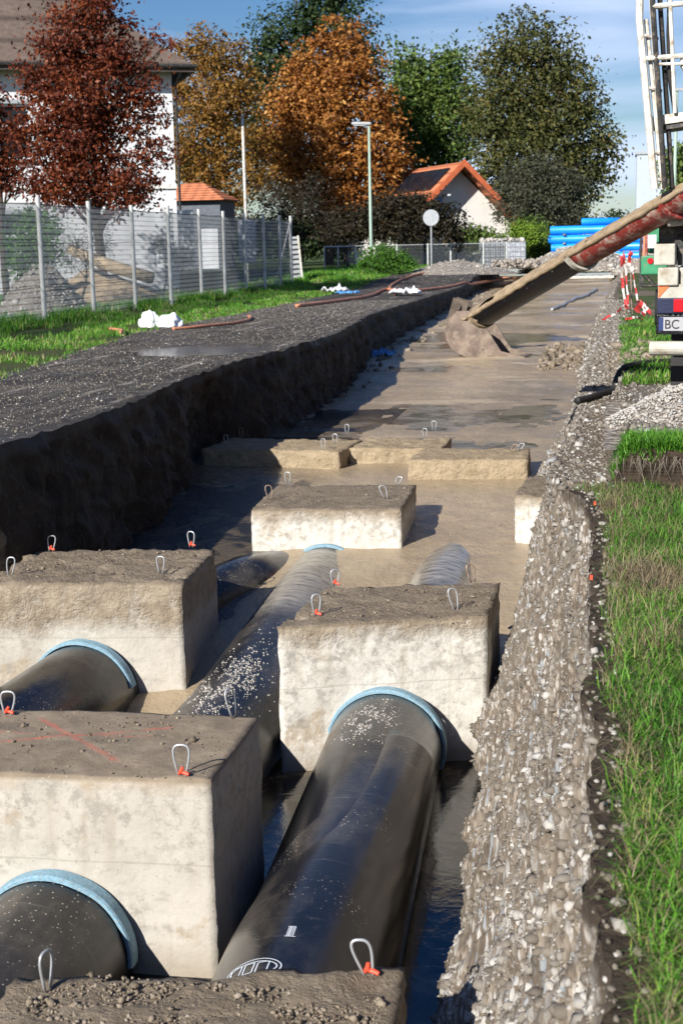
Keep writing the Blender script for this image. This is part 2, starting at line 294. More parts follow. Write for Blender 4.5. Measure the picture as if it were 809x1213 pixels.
def mk_net():
    k = NT('net'); x, y, z = k.xyz()
    lines = k.step(k.math('ABSOLUTE', k.math('SUBTRACT', k.math('FRACT', k.math('MULTIPLY', z, 8.3)), .5)), .17, .10)
    vl = k.step(k.math('ABSOLUTE', k.math('SUBTRACT', k.math('FRACT', k.math('MULTIPLY', y, 9.0)), .5)), .07, .03)
    wr = k.step(k.noise(1.1, 4, .6, k.scale(1, 1, .35)), .3, .7)
    al = k.math('ADD', .46, k.math('MULTIPLY', wr, .16)); al = k.math('MAXIMUM', al, k.math('MULTIPLY', lines, .66)); al = k.math('MAXIMUM', al, k.math('MULTIPLY', vl, .5))
    c = k.mix(lines, (.36, .38, .40), (.10, .105, .115))
    d = k.n('BsdfDiffuse'); k.set(d.inputs[0], c); tr = k.n('BsdfTranslucent'); k.set(tr.inputs[0], c); m1 = k.n('MixShader'); m1.inputs[0].default_value = .4
    k.t.links.new(d.outputs[0], m1.inputs[1]); k.t.links.new(tr.outputs[0], m1.inputs[2])
    t = k.n('BsdfTransparent'); mx = k.n('MixShader'); k.set(mx.inputs[0], al)
    k.t.links.new(t.outputs[0], mx.inputs[1]); k.t.links.new(m1.outputs[0], mx.inputs[2]); k.t.links.new(mx.outputs[0], k.out.inputs[0]); M['net'] = k.m
    k = NT('wiremesh'); x, y, z = k.xyz()
    a = k.step(k.math('ABSOLUTE', k.math('SUBTRACT', k.math('FRACT', k.math('MULTIPLY', k.math('ADD', x, y), 9.0)), .5)), .09, .05)
    b = k.step(k.math('ABSOLUTE', k.math('SUBTRACT', k.math('FRACT', k.math('MULTIPLY', z, 6.0)), .5)), .07, .04)
    al = k.math('ADD', .22, k.math('MULTIPLY', k.math('MAXIMUM', a, b), .6), clamp=True)
    d = k.n('BsdfDiffuse'); k.set(d.inputs[0], (.05, .056, .056)); t = k.n('BsdfTransparent'); mx = k.n('MixShader'); k.set(mx.inputs[0], al)
    k.t.links.new(t.outputs[0], mx.inputs[1]); k.t.links.new(d.outputs[0], mx.inputs[2]); k.t.links.new(mx.outputs[0], k.out.inputs[0]); M['wiremesh'] = k.m
mk_net()
# ------------------------------------------------------------------ mesh building
class MB:
    def __init__(s): s.v = []; s.f = []
    def add(s, vs, fs):
        o = len(s.v); s.v += [tuple(v) for v in vs]; s.f += [tuple(i+o for i in f) for f in fs]; return s
    def box(s, c, d, rz=0, ry=0, rx=0, taper=1.0):
        m = Matrix.Rotation(rz, 3, 'Z') @ Matrix.Rotation(ry, 3, 'Y') @ Matrix.Rotation(rx, 3, 'X'); c = Vector(c)
        vs = []
        for z in (-.5, .5):
            k = taper if z > 0 else 1
            for x, y in ((-.5, -.5), (.5, -.5), (.5, .5), (-.5, .5)): vs.append(c+m @ Vector((x*d[0]*k, y*d[1]*k, z*d[2])))
        return s.add(vs, [(3, 2, 1, 0), (4, 5, 6, 7), (0, 1, 5, 4), (1, 2, 6, 5), (2, 3, 7, 6), (3, 0, 4, 7)])
    def tube(s, pts, r, n=8, cap=True, closed=False):
        pts = [Vector(p) for p in pts]; N = len(pts); rs = r if isinstance(r, (list, tuple)) else [r]*N
        ref = None; rings = []
        for i, p in enumerate(pts):
            if closed: t = pts[(i+1) % N]-pts[i-1]
            else: t = pts[min(i+1, N-1)]-pts[max(i-1, 0)]
            t.normalize()
            if ref is None: ref = Vector((0, 0, 1)) if abs(t.z) < .9 else Vector((1, 0, 0))
            a = (ref-t*ref.dot(t)).normalized(); b = t.cross(a); ref = a
            rings.append([p+(a*math.cos(2*math.pi*j/n)+b*math.sin(2*math.pi*j/n))*rs[i] for j in range(n)])
        vs = [v for q in rings for v in q]; fs = []
        for i in range(N if closed else N-1):
            k = (i+1) % N
            for j in range(n): fs.append((i*n+j, i*n+(j+1) % n, k*n+(j+1) % n, k*n+j))
        if cap and not closed: fs += [tuple(range(n))[::-1], tuple((N-1)*n+j for j in range(n))]
        return s.add(vs, fs)
    def ribbon(s, pts, w, up=(0, 0, 1)):
        vs = []
        for p in pts: vs += [Vector(p)-Vector(up)*w/2, Vector(p)+Vector(up)*w/2]
        return s.add(vs, [(2*i, 2*i+1, 2*i+3, 2*i+2) for i in range(len(pts)-1)])
    def lathe(s, prof, c=(0, 0, 0), n=24, axis='z'):
        vs = []
        for r, h in prof:
            for j in range(n):
                a = 2*math.pi*j/n; x, y = r*math.cos(a), r*math.sin(a)
                vs.append(Vector(c)+(Vector((x, y, h)) if axis == 'z' else Vector((x, h, y)) if axis == 'y' else Vector((h, x, y))))
        fs = [(i*n+j, i*n+(j+1) % n, (i+1)*n+(j+1) % n, (i+1)*n+j) for i in range(len(prof)-1) for j in range(n)]
        return s.add(vs, fs)
    def prism(s, poly, z0, z1):
        n = len(poly); vs = [(*p, z0) for p in poly]+[(*p, z1) for p in poly]
        return s.add(vs, [tuple(range(n))[::-1], tuple(range(n, 2*n))]+[(i, (i+1) % n, n+(i+1) % n, n+i) for i in range(n)])
    def build(s, name, mat, parent=None, loc=None, smooth=False, bevel=0, solid=0, **t):
        me = D0.meshes.new(name); me.from_pydata(s.v, [], s.f); me.update()
        o = D0.objects.new(name, me); COL.objects.link(o); me.materials.append(M[mat] if isinstance(mat, str) else mat)
        if loc is not None: o.location = loc
        if parent: o.parent = parent
        if smooth: me.polygons.foreach_set('use_smooth', [True]*len(me.polygons))
        if solid:
            md = o.modifiers.new('solid', 'SOLIDIFY'); md.thickness = solid; md.offset = 0
        if bevel:
            md = o.modifiers.new('bevel', 'BEVEL'); md.width = bevel; md.segments = 2; md.limit_method = 'ANGLE'
        if t: tag(o, **t)
        return o
def tag(o, label=None, cat=None, group=None, kind=None):
    if label: o['label'] = label
    if cat: o['category'] = cat
    if group: o['group'] = group
    if kind: o['kind'] = kind
    return o
def empty(name, loc=(0, 0, 0), rz=0, **t):
    o = D0.objects.new(name, None); COL.objects.link(o); o.location = loc; o.rotation_euler = (0, 0, rz); o.empty_display_size = .1
    return tag(o, **t)
def npmesh(name, V, Fq, mat, parent=None, smooth=False, **t):
    """V (n,3); Fq (m,k) faces all of the same size"""
    me = D0.meshes.new(name); V = np.asarray(V, dtype=np.float32); Fq = np.asarray(Fq, dtype=np.int32); k = Fq.shape[1]
    me.vertices.add(len(V)); me.vertices.foreach_set('co', V.ravel()); me.loops.add(Fq.size); me.loops.foreach_set('vertex_index', Fq.ravel())
    me.polygons.add(len(Fq)); me.polygons.foreach_set('loop_start', np.arange(0, Fq.size, k, dtype=np.int32)); me.polygons.foreach_set('loop_total', np.full(len(Fq), k, dtype=np.int32))
    if smooth: me.polygons.foreach_set('use_smooth', np.ones(len(Fq), dtype=bool))
    me.update(calc_edges=True); me.validate()
    o = D0.objects.new(name, me); COL.objects.link(o); me.materials.append(M[mat])
    if parent: o.parent = parent
    if t: tag(o, **t)
    return o
def grid(name, mat, rows, parent=None, smooth=True, attrs=None, patches=None, **t):
    """rows: list of rows of points (equal length); or several such patches in one object"""
    mb = MB(); av = {a: [] for a in (attrs or {})}
    for rows_ in (patches or [rows]):
        w = len(rows_[0]); h = len(rows_); mb.add([p for r in rows_ for p in r], [(i*w+j, i*w+j+1, (i+1)*w+j+1, (i+1)*w+j) for i in range(h-1) for j in range(w-1)])
        for a in av: av[a] += [attrs[a](*p) for r in rows_ for p in r]
    o = mb.build(name, mat, parent, smooth=smooth, **t)
    for a in av:
        at = o.data.attributes.new(a, 'FLOAT', 'POINT'); at.data.foreach_set('value', av[a])
    return o
def frange(a, b, st):
    n = max(1, int(round((b-a)/st))); return [a+(b-a)*i/n for i in range(n)]
# icosahedron stones in bulk
PHI = (1+5**.5)/2
ICO = np.array([(-1, PHI, 0), (1, PHI, 0), (-1, -PHI, 0), (1, -PHI, 0), (0, -1, PHI), (0, 1, PHI), (0, -1, -PHI), (0, 1, -PHI), (PHI, 0, -1), (PHI, 0, 1), (-PHI, 0, -1), (-PHI, 0, 1)])/1.9
ICF = np.array([(0, 11, 5), (0, 5, 1), (0, 1, 7), (0, 7, 10), (0, 10, 11), (1, 5, 9), (5, 11, 4), (11, 10, 2), (10, 7, 6), (7, 1, 8), (3, 9, 4), (3, 4, 2), (3, 2, 6), (3, 6, 8), (3, 8, 9), (4, 9, 5), (2, 4, 11), (6, 2, 10), (8, 6, 7), (9, 8, 1)])
def stones(name, mat, P, S, **t):
    P = np.asarray(P); S = np.asarray(S); n = len(P)
    V = ICO[None]*(1+RNG.normal(0, .25, (n, 12, 1))); V = V*RNG.uniform(.55, 1.25, (n, 1, 3))*S[:, None, None]
    a = RNG.uniform(0, 2*np.pi, n); c, s = np.cos(a)[:, None], np.sin(a)[:, None]
    X = V[:, :, 0]*c-V[:, :, 1]*s; Y = V[:, :, 0]*s+V[:, :, 1]*c; V = np.stack([X, Y, V[:, :, 2]*.8], 2)+P[:, None, :]
    Fq = (ICF[None]+(np.arange(n)*12)[:, None, None]).reshape(-1, 3)
    return npmesh(name, V.reshape(-1, 3), Fq, mat, smooth=False, **t)
def blades(name, mat, P, L, W, lean=.5, **t):
    """curved blades: 2 quads each"""
    P = np.asarray(P); n = len(P); L = np.asarray(L)*np.ones(n); W = np.asarray(W)*np.ones(n)
    a = RNG.uniform(0, 2*np.pi, n); ln = np.abs(RNG.normal(lean, .3, n)).clip(.05, 1.5); d = np.stack([np.cos(a), np.sin(a), np.zeros(n)], 1)
    b = a+np.pi/2+RNG.normal(0, .4, n); sd = np.stack([np.cos(b), np.sin(b), np.zeros(n)], 1)
    up = np.array([0, 0, 1.])
    m = P+(up*np.cos(ln*.5)[:, None]+d*np.sin(ln*.5)[:, None])*(L*.55)[:, None]
    e = m+(up*np.cos(ln*1.4)[:, None]+d*np.sin(ln*1.4)[:, None])*(L*.5)[:, None]
    w = W[:, None]
    V = np.stack([P-sd*w/2, P+sd*w/2, m-sd*w*.42, m+sd*w*.42, e-sd*w*.08, e+sd*w*.08], 1).reshape(-1, 3)
    q = np.array([(0, 1, 3, 2), (2, 3, 5, 4)]); Fq = (q[None]+(np.arange(n)*6)[:, None, None]).reshape(-1, 4)
    return npmesh(name, V, Fq, mat, **t)
# ================================================================== TERRAIN
def TL(y): return lut({-6: -6.1, 9.0: -6.1, 9.9: -5.5, 10.25: -4.76, 12: -4.68, 14: -4.76, 15.2: -4.92, 18: -5.0, 21.5: -4.88, 24.6: -4.8, 27: -5.0, 31: -5.35, 46: -5.45, 57: -5.5, 66: -5.3}, y)+.05*fb(y*1.3, 3.1)+.035*fb(y*5, 8.1, 0, 3)
def BRb(y): return lut({-6: -.5, 3: -.62, 5.6: -.66, 6.9: -.70, 7.9: -.74, 8.6: -.82, 9.4: -.90, 10.7: -.80, 11.6: -.60, 12.4: -.48, 13: -.5, 14.4: -.8, 15.8: -1.02, 17: -.86, 19: -.72, 23: -.66, 32: -.70, 40: -.6, 66: -.35}, y)
def BR(y): return BRb(y)+.05*fb(y*1.1, 21.0)+.03*fb(y*6, 25.0, 0, 3)
def TR(y): return lut({-6: .1, 2.6: -.01, 4: -.05, 6: -.08, 7.7: -.10, 8.4: -.16, 9.4: -.42, 10.5: -.40, 12: -.28, 14.3: -.30, 23: -.31, 40: -.1, 55: .1, 66: .2}, y)+.045*fb(y*2.0, 31.0)+.03*fb(y*8, 37.0, 0, 3)
def GL(y): return lut({-6: -6.2, 10: -6.9, 16.3: -7.4, 20.4: -8.0, 27: -8.9, 32: -8.7, 45.6: -9.1, 56: -9.4, 60: -9.0, 66: -6.4}, y)+.12*fb(y*.5, 44.0)+.06*fb(y*2.5, 41.0, 0, 2)
def gz(x, y):
    s = sm(50, 64, y); w = sm(-1, -6, x)
    z = -1.5+s*(.5*w+.2*(1-w))
    z += .06*sm(-9, -12, x)*(1-s)
    if 0 > -1 and x > -1 and y < 30:      # the higher turf behind the small sod face on the right bank
        z += .23*sm(8.93, 8.99, y+.05*fb(x*4, 2.0, 0, 2))*sm(-.03, .10, x+.02*fb(y*6, 1))*(1-sm(14, 22, y))
    if x > -1 and y < 9: z += .02*fb(x*3, y*3, 5)
    return z
SLP = [(-4.3, 20.6, .9, 2.2, .04), (-4.1, 13.9, 1.15, 2.6, .045), (-2.4, 21.9, 2.2, 1.7, .03), (-2.6, 19.1, 1.8, .55, .03), (-3.0, 35.0, 2.4, 2.0, .05), (-3.6, 28.6, 1.2, .5, .03), (-1.6, 31.0, .9, .5, .04)]
def slt(y): return lut({8: -3.62, 9: -3.46, 9.8: -3.24, 10.6: -3.08, 11.4: -2.95, 12: -2.87, 13: -2.76, 14.5: -2.70, 16: -2.68, 20: -2.62, 27: -2.50, 30: -2.38, 34: -2.27, 39: -2.15, 47: -2.05, 53: -1.9, 60: -1.72, 66: -1.52, 68: -1.45}, y)
def slz(x, y):
    z = slt(y)
    z += .012*fb(x*1.3, y*.7, 2, 3)+(.012*fb(x*5, y*3, 7, 2))
    z += .05*sm(22, 26, y)*fb(x*.4, y*1.1, 3, 4)
    z += .025*sm(14, 9.5, y)*fb(x*1.1, y*1.6, 17, 3)
    z += -.10*math.exp(-((y-12.2)/1.3)**2)*sm(-2.9, -3.6, x)
    for cx_, cy_, a, b, d in SLP: z -= d*max(0, 1-((x-cx_)/a)**2-((y-cy_)/b)**2+.5*fb(x*1.5, y*1.2, cy_, 3))**.6 if max(abs(x-cx_)/a, abs(y-cy_)/b) < 1.5 and 1-((x-cx_)/a)**2-((y-cy_)/b)**2+.5*fb(x*1.5, y*1.2, cy_, 3) > 0 else 0
    return z
def grav_attr(x, y, z):
    g = 0
    if x > -1:
        g = max(g, 1-sm(.0, .10, x-TR(y)-.03)) if y > 9.3 else 0
        g = max(g, sm(8.5, 8.75, y)*(1-sm(.02, .12, x)))
        g = max(g, sm(9.3, 9.8, y)*(1-sm(12.6, 13.6, y)))
        g = max(g, .75*sm(22, 30, y)*sm(-.2, .4, fb(x*.6, y*.2, 9)))
    if 55 < y < 66 and x < -5.0: g = max(g, sm(.0, .3, fb(x*.3, y*.2, 9)+.3))
    return g
def soil_attr(x, y, z):
    s = 0
    if -1 < x and y < 8.8: s = 1-sm(.05, .12, x-TR(y))
    if -.02 < x and 8.86 < y < 9.04 and y < 20: s = 1
    return s
rx = [0, .02, .04, .06, .09, .12, .16, .2, .25, .3, .37, .45, .55, .7, .9, 1.2, 1.6, 2.1, 2.8, 4, 6, 9, 14, 25, 60, 200, 600, 2500]
ys1 = frange(-6, 1.6, .4)+frange(1.6, 8.7, .06)+frange(8.7, 9.15, .02)+frange(9.15, 16, .12)+frange(16, 66, .6)+[66]
right = [[(TR(y)+d, y, gz(TR(y)+d, y)) for d in rx] for y in ys1]
lx = [0, .6, 1.2, 1.9, 2.6, 3.3, 4, 4.7, 5.4, 6.1, 6.8, 7.5, 9, 12, 17, 25, 40, 80, 250, 700, 2500]
left = [[(TL(y)-d, y, gz(TL(y)-d, y)) for d in reversed(lx)] for y in frange(-6, 66, .3)+[66]]
fx = [-2500, -700, -200, -80, -40, -25, -18, -14, -11, -9, -7, -TL(66)*-1, -4, -3, -2, -1, TR(66), 1, 2, 4, 8, 14, 25, 60, 200, 600, 2500]
far = [[(x, y, (gz(x, 66) if y < 70 else -1.0-.3*sm(-6, -1, x))+.0) for x in fx] for y in (66, 67, 69, 72, 76, 82, 90, 110, 150, 260, 500, 1200, 2600)]
back = [[(x, y, -1.5) for x in (-2500, -300, -40, -10, TL(-6), TR(-6), 3, 10, 60, 500, 2500)] for y in (-2600, -300, -40, -15, -6)]
grid('ground', 'ground', None, patches=[right, left, far, back], attrs={'grav': grav_attr, 'soil': soil_attr}, kind='structure')
# road sheet on the left of the trench
def rz(x, y):
    q = 1-((x+6.1)/1.25)**2-((y-20.9)/1.2)**2+.5*fb(x*1.3, y*.9, 3, 3)
    return -.062*max(0, q)**.6+gz(x, y)+.030+.007*fb(x*1.2, y*1.2, 4, 2)*sm(TL(y), TL(y)-.3, x)+.03*sm(TL(y)-.5, TL(y)-.05, x)*fb(x*4, y*4, 1, 2)
rows = []
for y in frange(-6, 12, .12)+frange(12, 30, .16)+frange(30, 64, .5)+[64]:
    a, b = TL(y)+.015, GL(y); rows.append([(a+(b-a)*i/36, y, rz(a+(b-a)*i/36, y) if i else rz(a, y)) for i in range(37)][::-1])
grid('road', 'road', rows, kind='structure')
# left trench wall
rows = []
for y in frange(-6, 30, .1)+frange(30, 66, .3)+[66]:
    r = []
    zt = rz(TL(y)+.015, y); zb = min(slz(-4.5, max(y, 8)), -1.5)-.25 if y > 9 else -3.6
    H = max(.3, zt-zb)
    for i in range(27):
        t = i/26; z = zt+(zb-zt)*t
        x = TL(y)+.015+.06*t+(.11*fb(y*1.7, z*2.2, 2)+.06*fb(y*6, z*6, 5, 3)-.05*math.exp(-((t-.12)/.08)**2)+.10*sm(.75, 1, t)+.03)*sm(0, .08, t)-.45*sm(0, .5, t)*math.exp(-((y-17.4)/1.1)**4)
        r.append((x, y+.05*fb(y*4, z*4, 11, 2)*sm(0, .1, t), z))
    rows.append(r)
grid('trench_wall', 'earth_wall', rows, kind='structure')
# right gravel bank
def bank(y, t):
    a, b = TR(y), BR(y); zt = gz(a, y); ov = 1-sm(8.6, 9.8, y)
    zb = -3.06*ov+(slz(b, max(y, 9))-.12)*(1-ov) if y > 0 else -3.06
    k = .80
    if t < k:
        q = t/k; x = a+(b-a)*(q**(1.0+.35*ov)); z = zt+(zb-zt)*(q**(.80+.1*ov))
        z += .016*fb(y*11, z*11, 4, 3)*sm(0, .1, q); x += .018*fb(y*12, z*12, 14, 3)*sm(0, .1, q); x += (.07*fb(y*2.1, z*2.2, 3)+.02*(round(fb(y*5, z*3, 8, 2)*3)/3))*sm(0, .1, q)
        z += .02*fb(y*5, q*6, 9, 3)*sm(0, .1, q)
    else:
        q = (t-k)/(1-k); x1, z1 = bank(y, k-1e-4)[0], bank(y, k-1e-4)[2]
        x = x1+(.45*ov+.0)*q**.6-.02*math.sin(q*9)*ov-.05*(1-ov)*q; z = z1-.02-(.75*ov+.5*(1-ov))*q
        z -= .10*ov*max(0, fb(y*2.6, 77, 0, 3))*math.sin(min(1, q*2)*math.pi)
    return (x, y+.02*fb(y*8, t*9, 1, 2), z)
rows = [[bank(y, i/100) for i in range(101)] for y in frange(-6, 2, .3)+frange(2, 11, .026)+frange(11, 16, .045)+frange(16, 30, .12)+frange(30, 66, .4)+[66]]
grid('gravel_bank', 'gravel_bank', rows, kind='structure')
# slurry and water in the trench
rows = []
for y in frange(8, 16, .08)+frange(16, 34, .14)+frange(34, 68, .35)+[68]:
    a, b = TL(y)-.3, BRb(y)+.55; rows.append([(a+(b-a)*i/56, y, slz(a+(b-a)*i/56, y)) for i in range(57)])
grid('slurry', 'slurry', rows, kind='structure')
MB().add([(-6.6, -6, -3.39), (.6, -6, -3.39), (.6, 12.5, -3.39), (-6.6, 12.5, -3.39)], [(0, 1, 2, 3)]).build('water', 'water', kind='structure')
MB().add([(-7, -6.2, -3.7), (.8, -6.2, -3.7), (.8, -6.2, -1.5), (-7, -6.2, -1.5)], [(0, 3, 2, 1)]).build('trench_end', 'earth_wall', kind='structure')
MB().add([(-6, -6.2, -3.75), (.8, -6.2, -3.75), (.8, 14, -3.75), (-6, 14, -3.75)], [(0, 1, 2, 3)]).build('trench_floor', 'earth_wall', kind='structure')
# shallow pools standing on the slurry (measured outline) and on the road
def pool(name, mat, pts, dz, zf, sub=5, **t):
    out = []
    n = len(pts)
    for i in range(n):
        a, b = Vector(pts[i]), Vector(pts[(i+1) % n])
        for j in range(sub):
            p = a.lerp(b, j/sub); out.append((p.x+.10*fb(p.x*3, p.y*2, 5, 3), p.y+.22*fb(p.x*2, p.y*3, 8, 3)))
    cx = sum(p[0] for p in out)/len(out); cy = sum(p[1] for p in out)/len(out)
    V = [(cx, cy, zf+dz)]+[(p[0], p[1], zf+dz) for p in out]; m = len(out)
    return MB().add(V, [(0, i+1, (i+1) % m+1) for i in range(m)]).build(name, mat, **t)
for cx_, cy_, a, b, z_, mt in [(-6.2, 20.9, 1.25, 1.7, -1.488, 'road_pond'), (-2.4, 21.9, 2.6, 2.2, None, 'pond'), (-2.6, 19.1, 2.2, .9, None, 'pond'), (-3.0, 35.0, 2.4, 2.5, None, 'pond'), (-3.6, 28.6, 1.5, .8, None, 'pond'), (-1.6, 31.0, 1.1, .8, None, 'pond'), (-4.2, 13.9, 1.2, 3.1, None, 'ripple_water'), (-4.3, 20.6, 1.0, 2.5, None, 'ripple_water')]:
    if z_ is None:
        grid('puddle', mt, [[(cx_-a, cy_-b+2*b*i/8, slt(cy_-b+2*b*i/8)-.016), (cx_+a, cy_-b+2*b*i/8, slt(cy_-b+2*b*i/8)-.016)] for i in range(9)], kind='structure'); continue
    MB().add([(cx_-a, cy_-b, z_), (cx_+a, cy_-b, z_), (cx_+a, cy_+b, z_), (cx_-a, cy_+b, z_)], [(0, 1, 2, 3)]).build('puddle', mt, kind='structure')
# stones on the bank, the ground, the road
P, S = [], []
for i in range(140000):
    y = 2.3+random.random()**1.7*45; t = random.random()*.82; p = bank(y, t)
    if y < 9 and p[2] > -1.62: 
        if random.random() < .75: continue
    if fb(y*2, t*5, 3, 3) < -.38: continue
    P.append((p[0]+.003, p[1], p[2]-.002)); S.append(min(.027, .0026+.0024*random.paretovariate(1.6))*(1+.05*max(0, y-10)))
for i in range(12000):
    y = 8.9+random.random()**1.3*30; x = TR(y)-.02+random.random()**1.4*(1.6 if y < 14 else .5)
    if grav_attr(x, y, 0) > .4 or (y > 14 and random.random() < .5): P.append((x, y, gz(x, y))); S.append(min(.036, .005+.0045*random.paretovariate(1.8)))
stones('gravel', 'stones', P, S, kind='stuff')
P, S = [], []
for i in range(26000):
    y = 8+random.random()**.8*32; x = TL(y)-.05-random.random()*(abs(GL(y)-TL(y))); P.append((x, y, rz(x, y)+.003)); S.append(min(.018, .0028+.0017*random.paretovariate(1.9)))
stones('road_grit', 'stones', P, S, kind='stuff')
P, S = [], []
for i in range(380):
    y = 2.3+random.random()*6.5; x = TR(y)+random.random()*.14; P.append((x, y, gz(x, y)+.003)); S.append(min(.03, .004+.004*random.paretovariate(2.2)))
for i in range(1500):
    y = 13+random.random()**.8*30; a = TL(y); b = BRb(y); x = a+(b-a)*(random.random()); P.append((x, y, slz(x, y))); S.append(.004+.008*random.random())
stones('loose_stones', 'stones', P, S, kind='stuff')

# ------------------------------------------------------------------ grass
def field(n, fn):
    out = []
    while len(out) < n:
        p = fn()
        if p: out.append(p)
    return out
def near():
    y = 1.9+random.random()**1.25*7.0; x = TR(y)+(.05 if random.random() < .12 else .09)+abs(random.gauss(0, 1))*(.2+.06*y)+(random.random()*3 if random.random() < .22 else 0)
    q = fb(x*2.2, y*1.3, 14, 3)
    if q < -.45 or (q < -.2 and random.random() < .5): return None
    if x-TR(y) < .2 and random.random() < .35: return None
    return (x, y, gz(x, y)-.004)
pts = field(56000, near); L = [random.uniform(.05, .13)*(1-.35*sm(7, 8.8, p[1])) for p in pts]
blades('grass', 'grass', pts, L, [random.uniform(.0022, .005) for _ in pts], 1.05, kind='stuff')
def straw():
    y = 1.9+random.random()*6.9; x = TR(y)+.07+abs(random.gauss(0, 1))*.3
    if fb(x*2.2, y*1.3, 14, 3) > -.2 and random.random() < .6: return None
    return (x, y, gz(x, y)+.004)
pts = field(9500, straw); blades('dry_grass', 'straw', pts, [random.uniform(.05, .17) for _ in pts], .0026, 1.3, kind='stuff')
def sod():
    if random.random() < .45: y = 8.97+random.random()*.45; x = .0+random.random()*1.5; 
    else: y = 13.0+random.random()**1.2*16; x = TR(y)+.02+.12*random.random()+random.random()**.9*2.3
    if grav_attr(x, y, 0) > .5 and y > 9.35: return None
    if fb(x*1.6, y*.8, 3, 3) < -.15: return None
    return (x, y, gz(x, y)-.004)
pts = field(24000, sod); blades('grass', 'grass', pts, [random.uniform(.04, .10)+.0012*p[1] for p in pts], [.003+.0004*p[1] for p in pts], .9, kind='stuff')
# roots hanging down the sod face
pts = [(random.uniform(0, 1.4), 8.93, -1.30-random.random()*.06) for _ in range(170)]
mb = MB()
for p in pts:
    l = random.uniform(.02, .15); w = .0028; dx = random.uniform(-.06, .06)
    mb.add([(p[0]-w, p[1], p[2]), (p[0]+w, p[1], p[2]), (p[0]+dx, p[1]-.03, p[2]-l)], [(0, 1, 2)])
mb.build('hanging_roots', 'twig', kind='stuff')
def verge():
    y = 13+random.random()*46; x = GL(y)+.15-random.random()**.9*(GL(y)+12.6)
    if fb(x*.9, y*.6, 6, 4) < -.05: return None
    if x > GL(y)-.5 and random.random() < .4: return None
    return (x, y, gz(x, y)-.01)
pts = field(52000, verge); blades('grass', 'grass', pts, [random.uniform(.05, .13)*(1+1.6*sm(-10.6, -12, p[0])) for p in pts], [.006+.00045*p[1] for p in pts], .6, kind='stuff')
def lawn():
    y = 24+random.random()**1.1*38; x = -12.6-random.random()**1.3*16
    if fb(x*.35, y*.3, 26, 3) < -.1: return None
    return (x, y, gz(x, y)-.01)
pts = field(16000, lawn); blades('grass', 'grass', pts, [random.uniform(.08, .2) for _ in pts], .03, .6, kind='stuff')
def farv():
    y = 55+random.random()*16; x = -13.5+random.random()*7.2
    if x > GL(y)-.1 and y < 64: return None
    return (x, y, gz(x, y)-.01)
pts = field(9000, farv); blades('grass', 'grass', pts, [random.uniform(.1, .22) for _ in pts], .03, .6, kind='stuff')

# ================================================================== CONCRETE BLOCKS
def block(quad, zt, h, mat, label, seed, rough=1.0, chip=()):
    LF, RF, RB, LB = [Vector((*q, 0)) for q in quad]; c = (LF+RF+RB+LB)/4
    bm = bmesh.new(); bmesh.ops.create_cube(bm, size=1); bmesh.ops.subdivide_edges(bm, edges=bm.edges[:], cuts=34, use_grid_fill=True)
    for v in bm.verts:
        u, w, t = v.co.x+.5, v.co.y+.5, v.co.z+.5
        e = .5-max(abs(u-.5), 0); 
        p = LF.lerp(RF, u).lerp(LB.lerp(RB, u), w)-c
        n = Vector((v.co.x if abs(v.co.x) > .499 else 0, v.co.y if abs(v.co.y) > .499 else 0, v.co.z if abs(v.co.z) > .499 else 0))
        edges = sum(abs(a) > .499 for a in v.co)
        z = (t-1)*h; q = Vector((p.x, p.y, z)); nz = n.normalized() if n.length else n
        a = .010*fb(q.x*3+seed, q.y*3, q.z*3)+.004*fb(q.x*14+seed, q.y*14, q.z*14, 3)
        if z > -.22: a += rough*(.012*fb(q.x*7+seed, q.y*7, q.z*7, 4)*sm(-.22, -.12, z)+.006*sm(-.03, 0, z)*fb(q.x*24, q.y*24, seed, 3))
        if edges > 1: a -= (.004+(.004 if rough < .3 else .016)*max(0, fb(q.x*5+seed, q.y*5, q.z*5, 3)))
        q += nz*a
        for cx_, cy_, cz_, r in chip:
            d = (q-Vector((cx_, cy_, cz_))).length
            if d < r: q -= nz*(r-d)*.5
        v.co = q
    me = D0.meshes.new('concrete_block'); bm.to_mesh(me); bm.free(); me.materials.append(M[mat]); me.polygons.foreach_set('use_smooth', [True]*len(me.polygons))
    o = D0.objects.new('concrete_block', me); COL.objects.link(o); o.location = (c.x, c.y, zt)
    return tag(o, label, 'concrete block', 'concrete blocks weighing down the pipes in the trench')
def loop(parent, px, py, zt, h=.155, lean=(0, 0), tagc=False, rot=None, closed=.03):
    p = atz(px, py, zt)-parent.location; rot = random.uniform(-.5, .5) if rot is None else rot
    pts = []
    for i in range(15):
        a = math.pi*(i/14); r = closed*math.sin(a)**.7
        pts.append((0, 0, 0))
    pts = []
    for i in range(17):
        u = i/16*2-1; zz = h*(1-abs(u)**2.6); xx = closed*math.copysign(1, u)*min(1, (1-abs(abs(u)-.55)/.75)) if u else 0
        xx = closed*math.sin(u*math.pi*.86)*1.05
        pts.append((xx*math.cos(rot)+lean[0]*zz, xx*math.sin(rot)+lean[1]*zz, zz-.012))
    mb = MB().tube(pts, .0055, 8)
    o = mb.build('lifting_loop', 'galv' if tagc or random.random() < .75 else 'rusty_loop', parent, loc=p+Vector((0, 0, .012)), smooth=True)
    if tagc:
        m = MB().tube([(-.016, 0, .0), (-.004, -.004, .014), (.006+lean[0]*.03, 0, .036)], [.006, .010, .007], 8).tube([(-.002, 0, .010), (.018, -.004, .008), (.036, -.010, .004)], [.008, .009, .007], 8); m.build('red_sleeve', 'red_tag', o)
    return o
ZT = -2.4
blkE = block([(-1.9, 2.9), (-.56, 3.05), (-.67, 4.41), (-1.95, 4.14)], ZT, 1.4, 'concrete', 'nearest concrete block at the bottom edge of the photo, with a rough crumbly brown top', 3.3, 2.0)
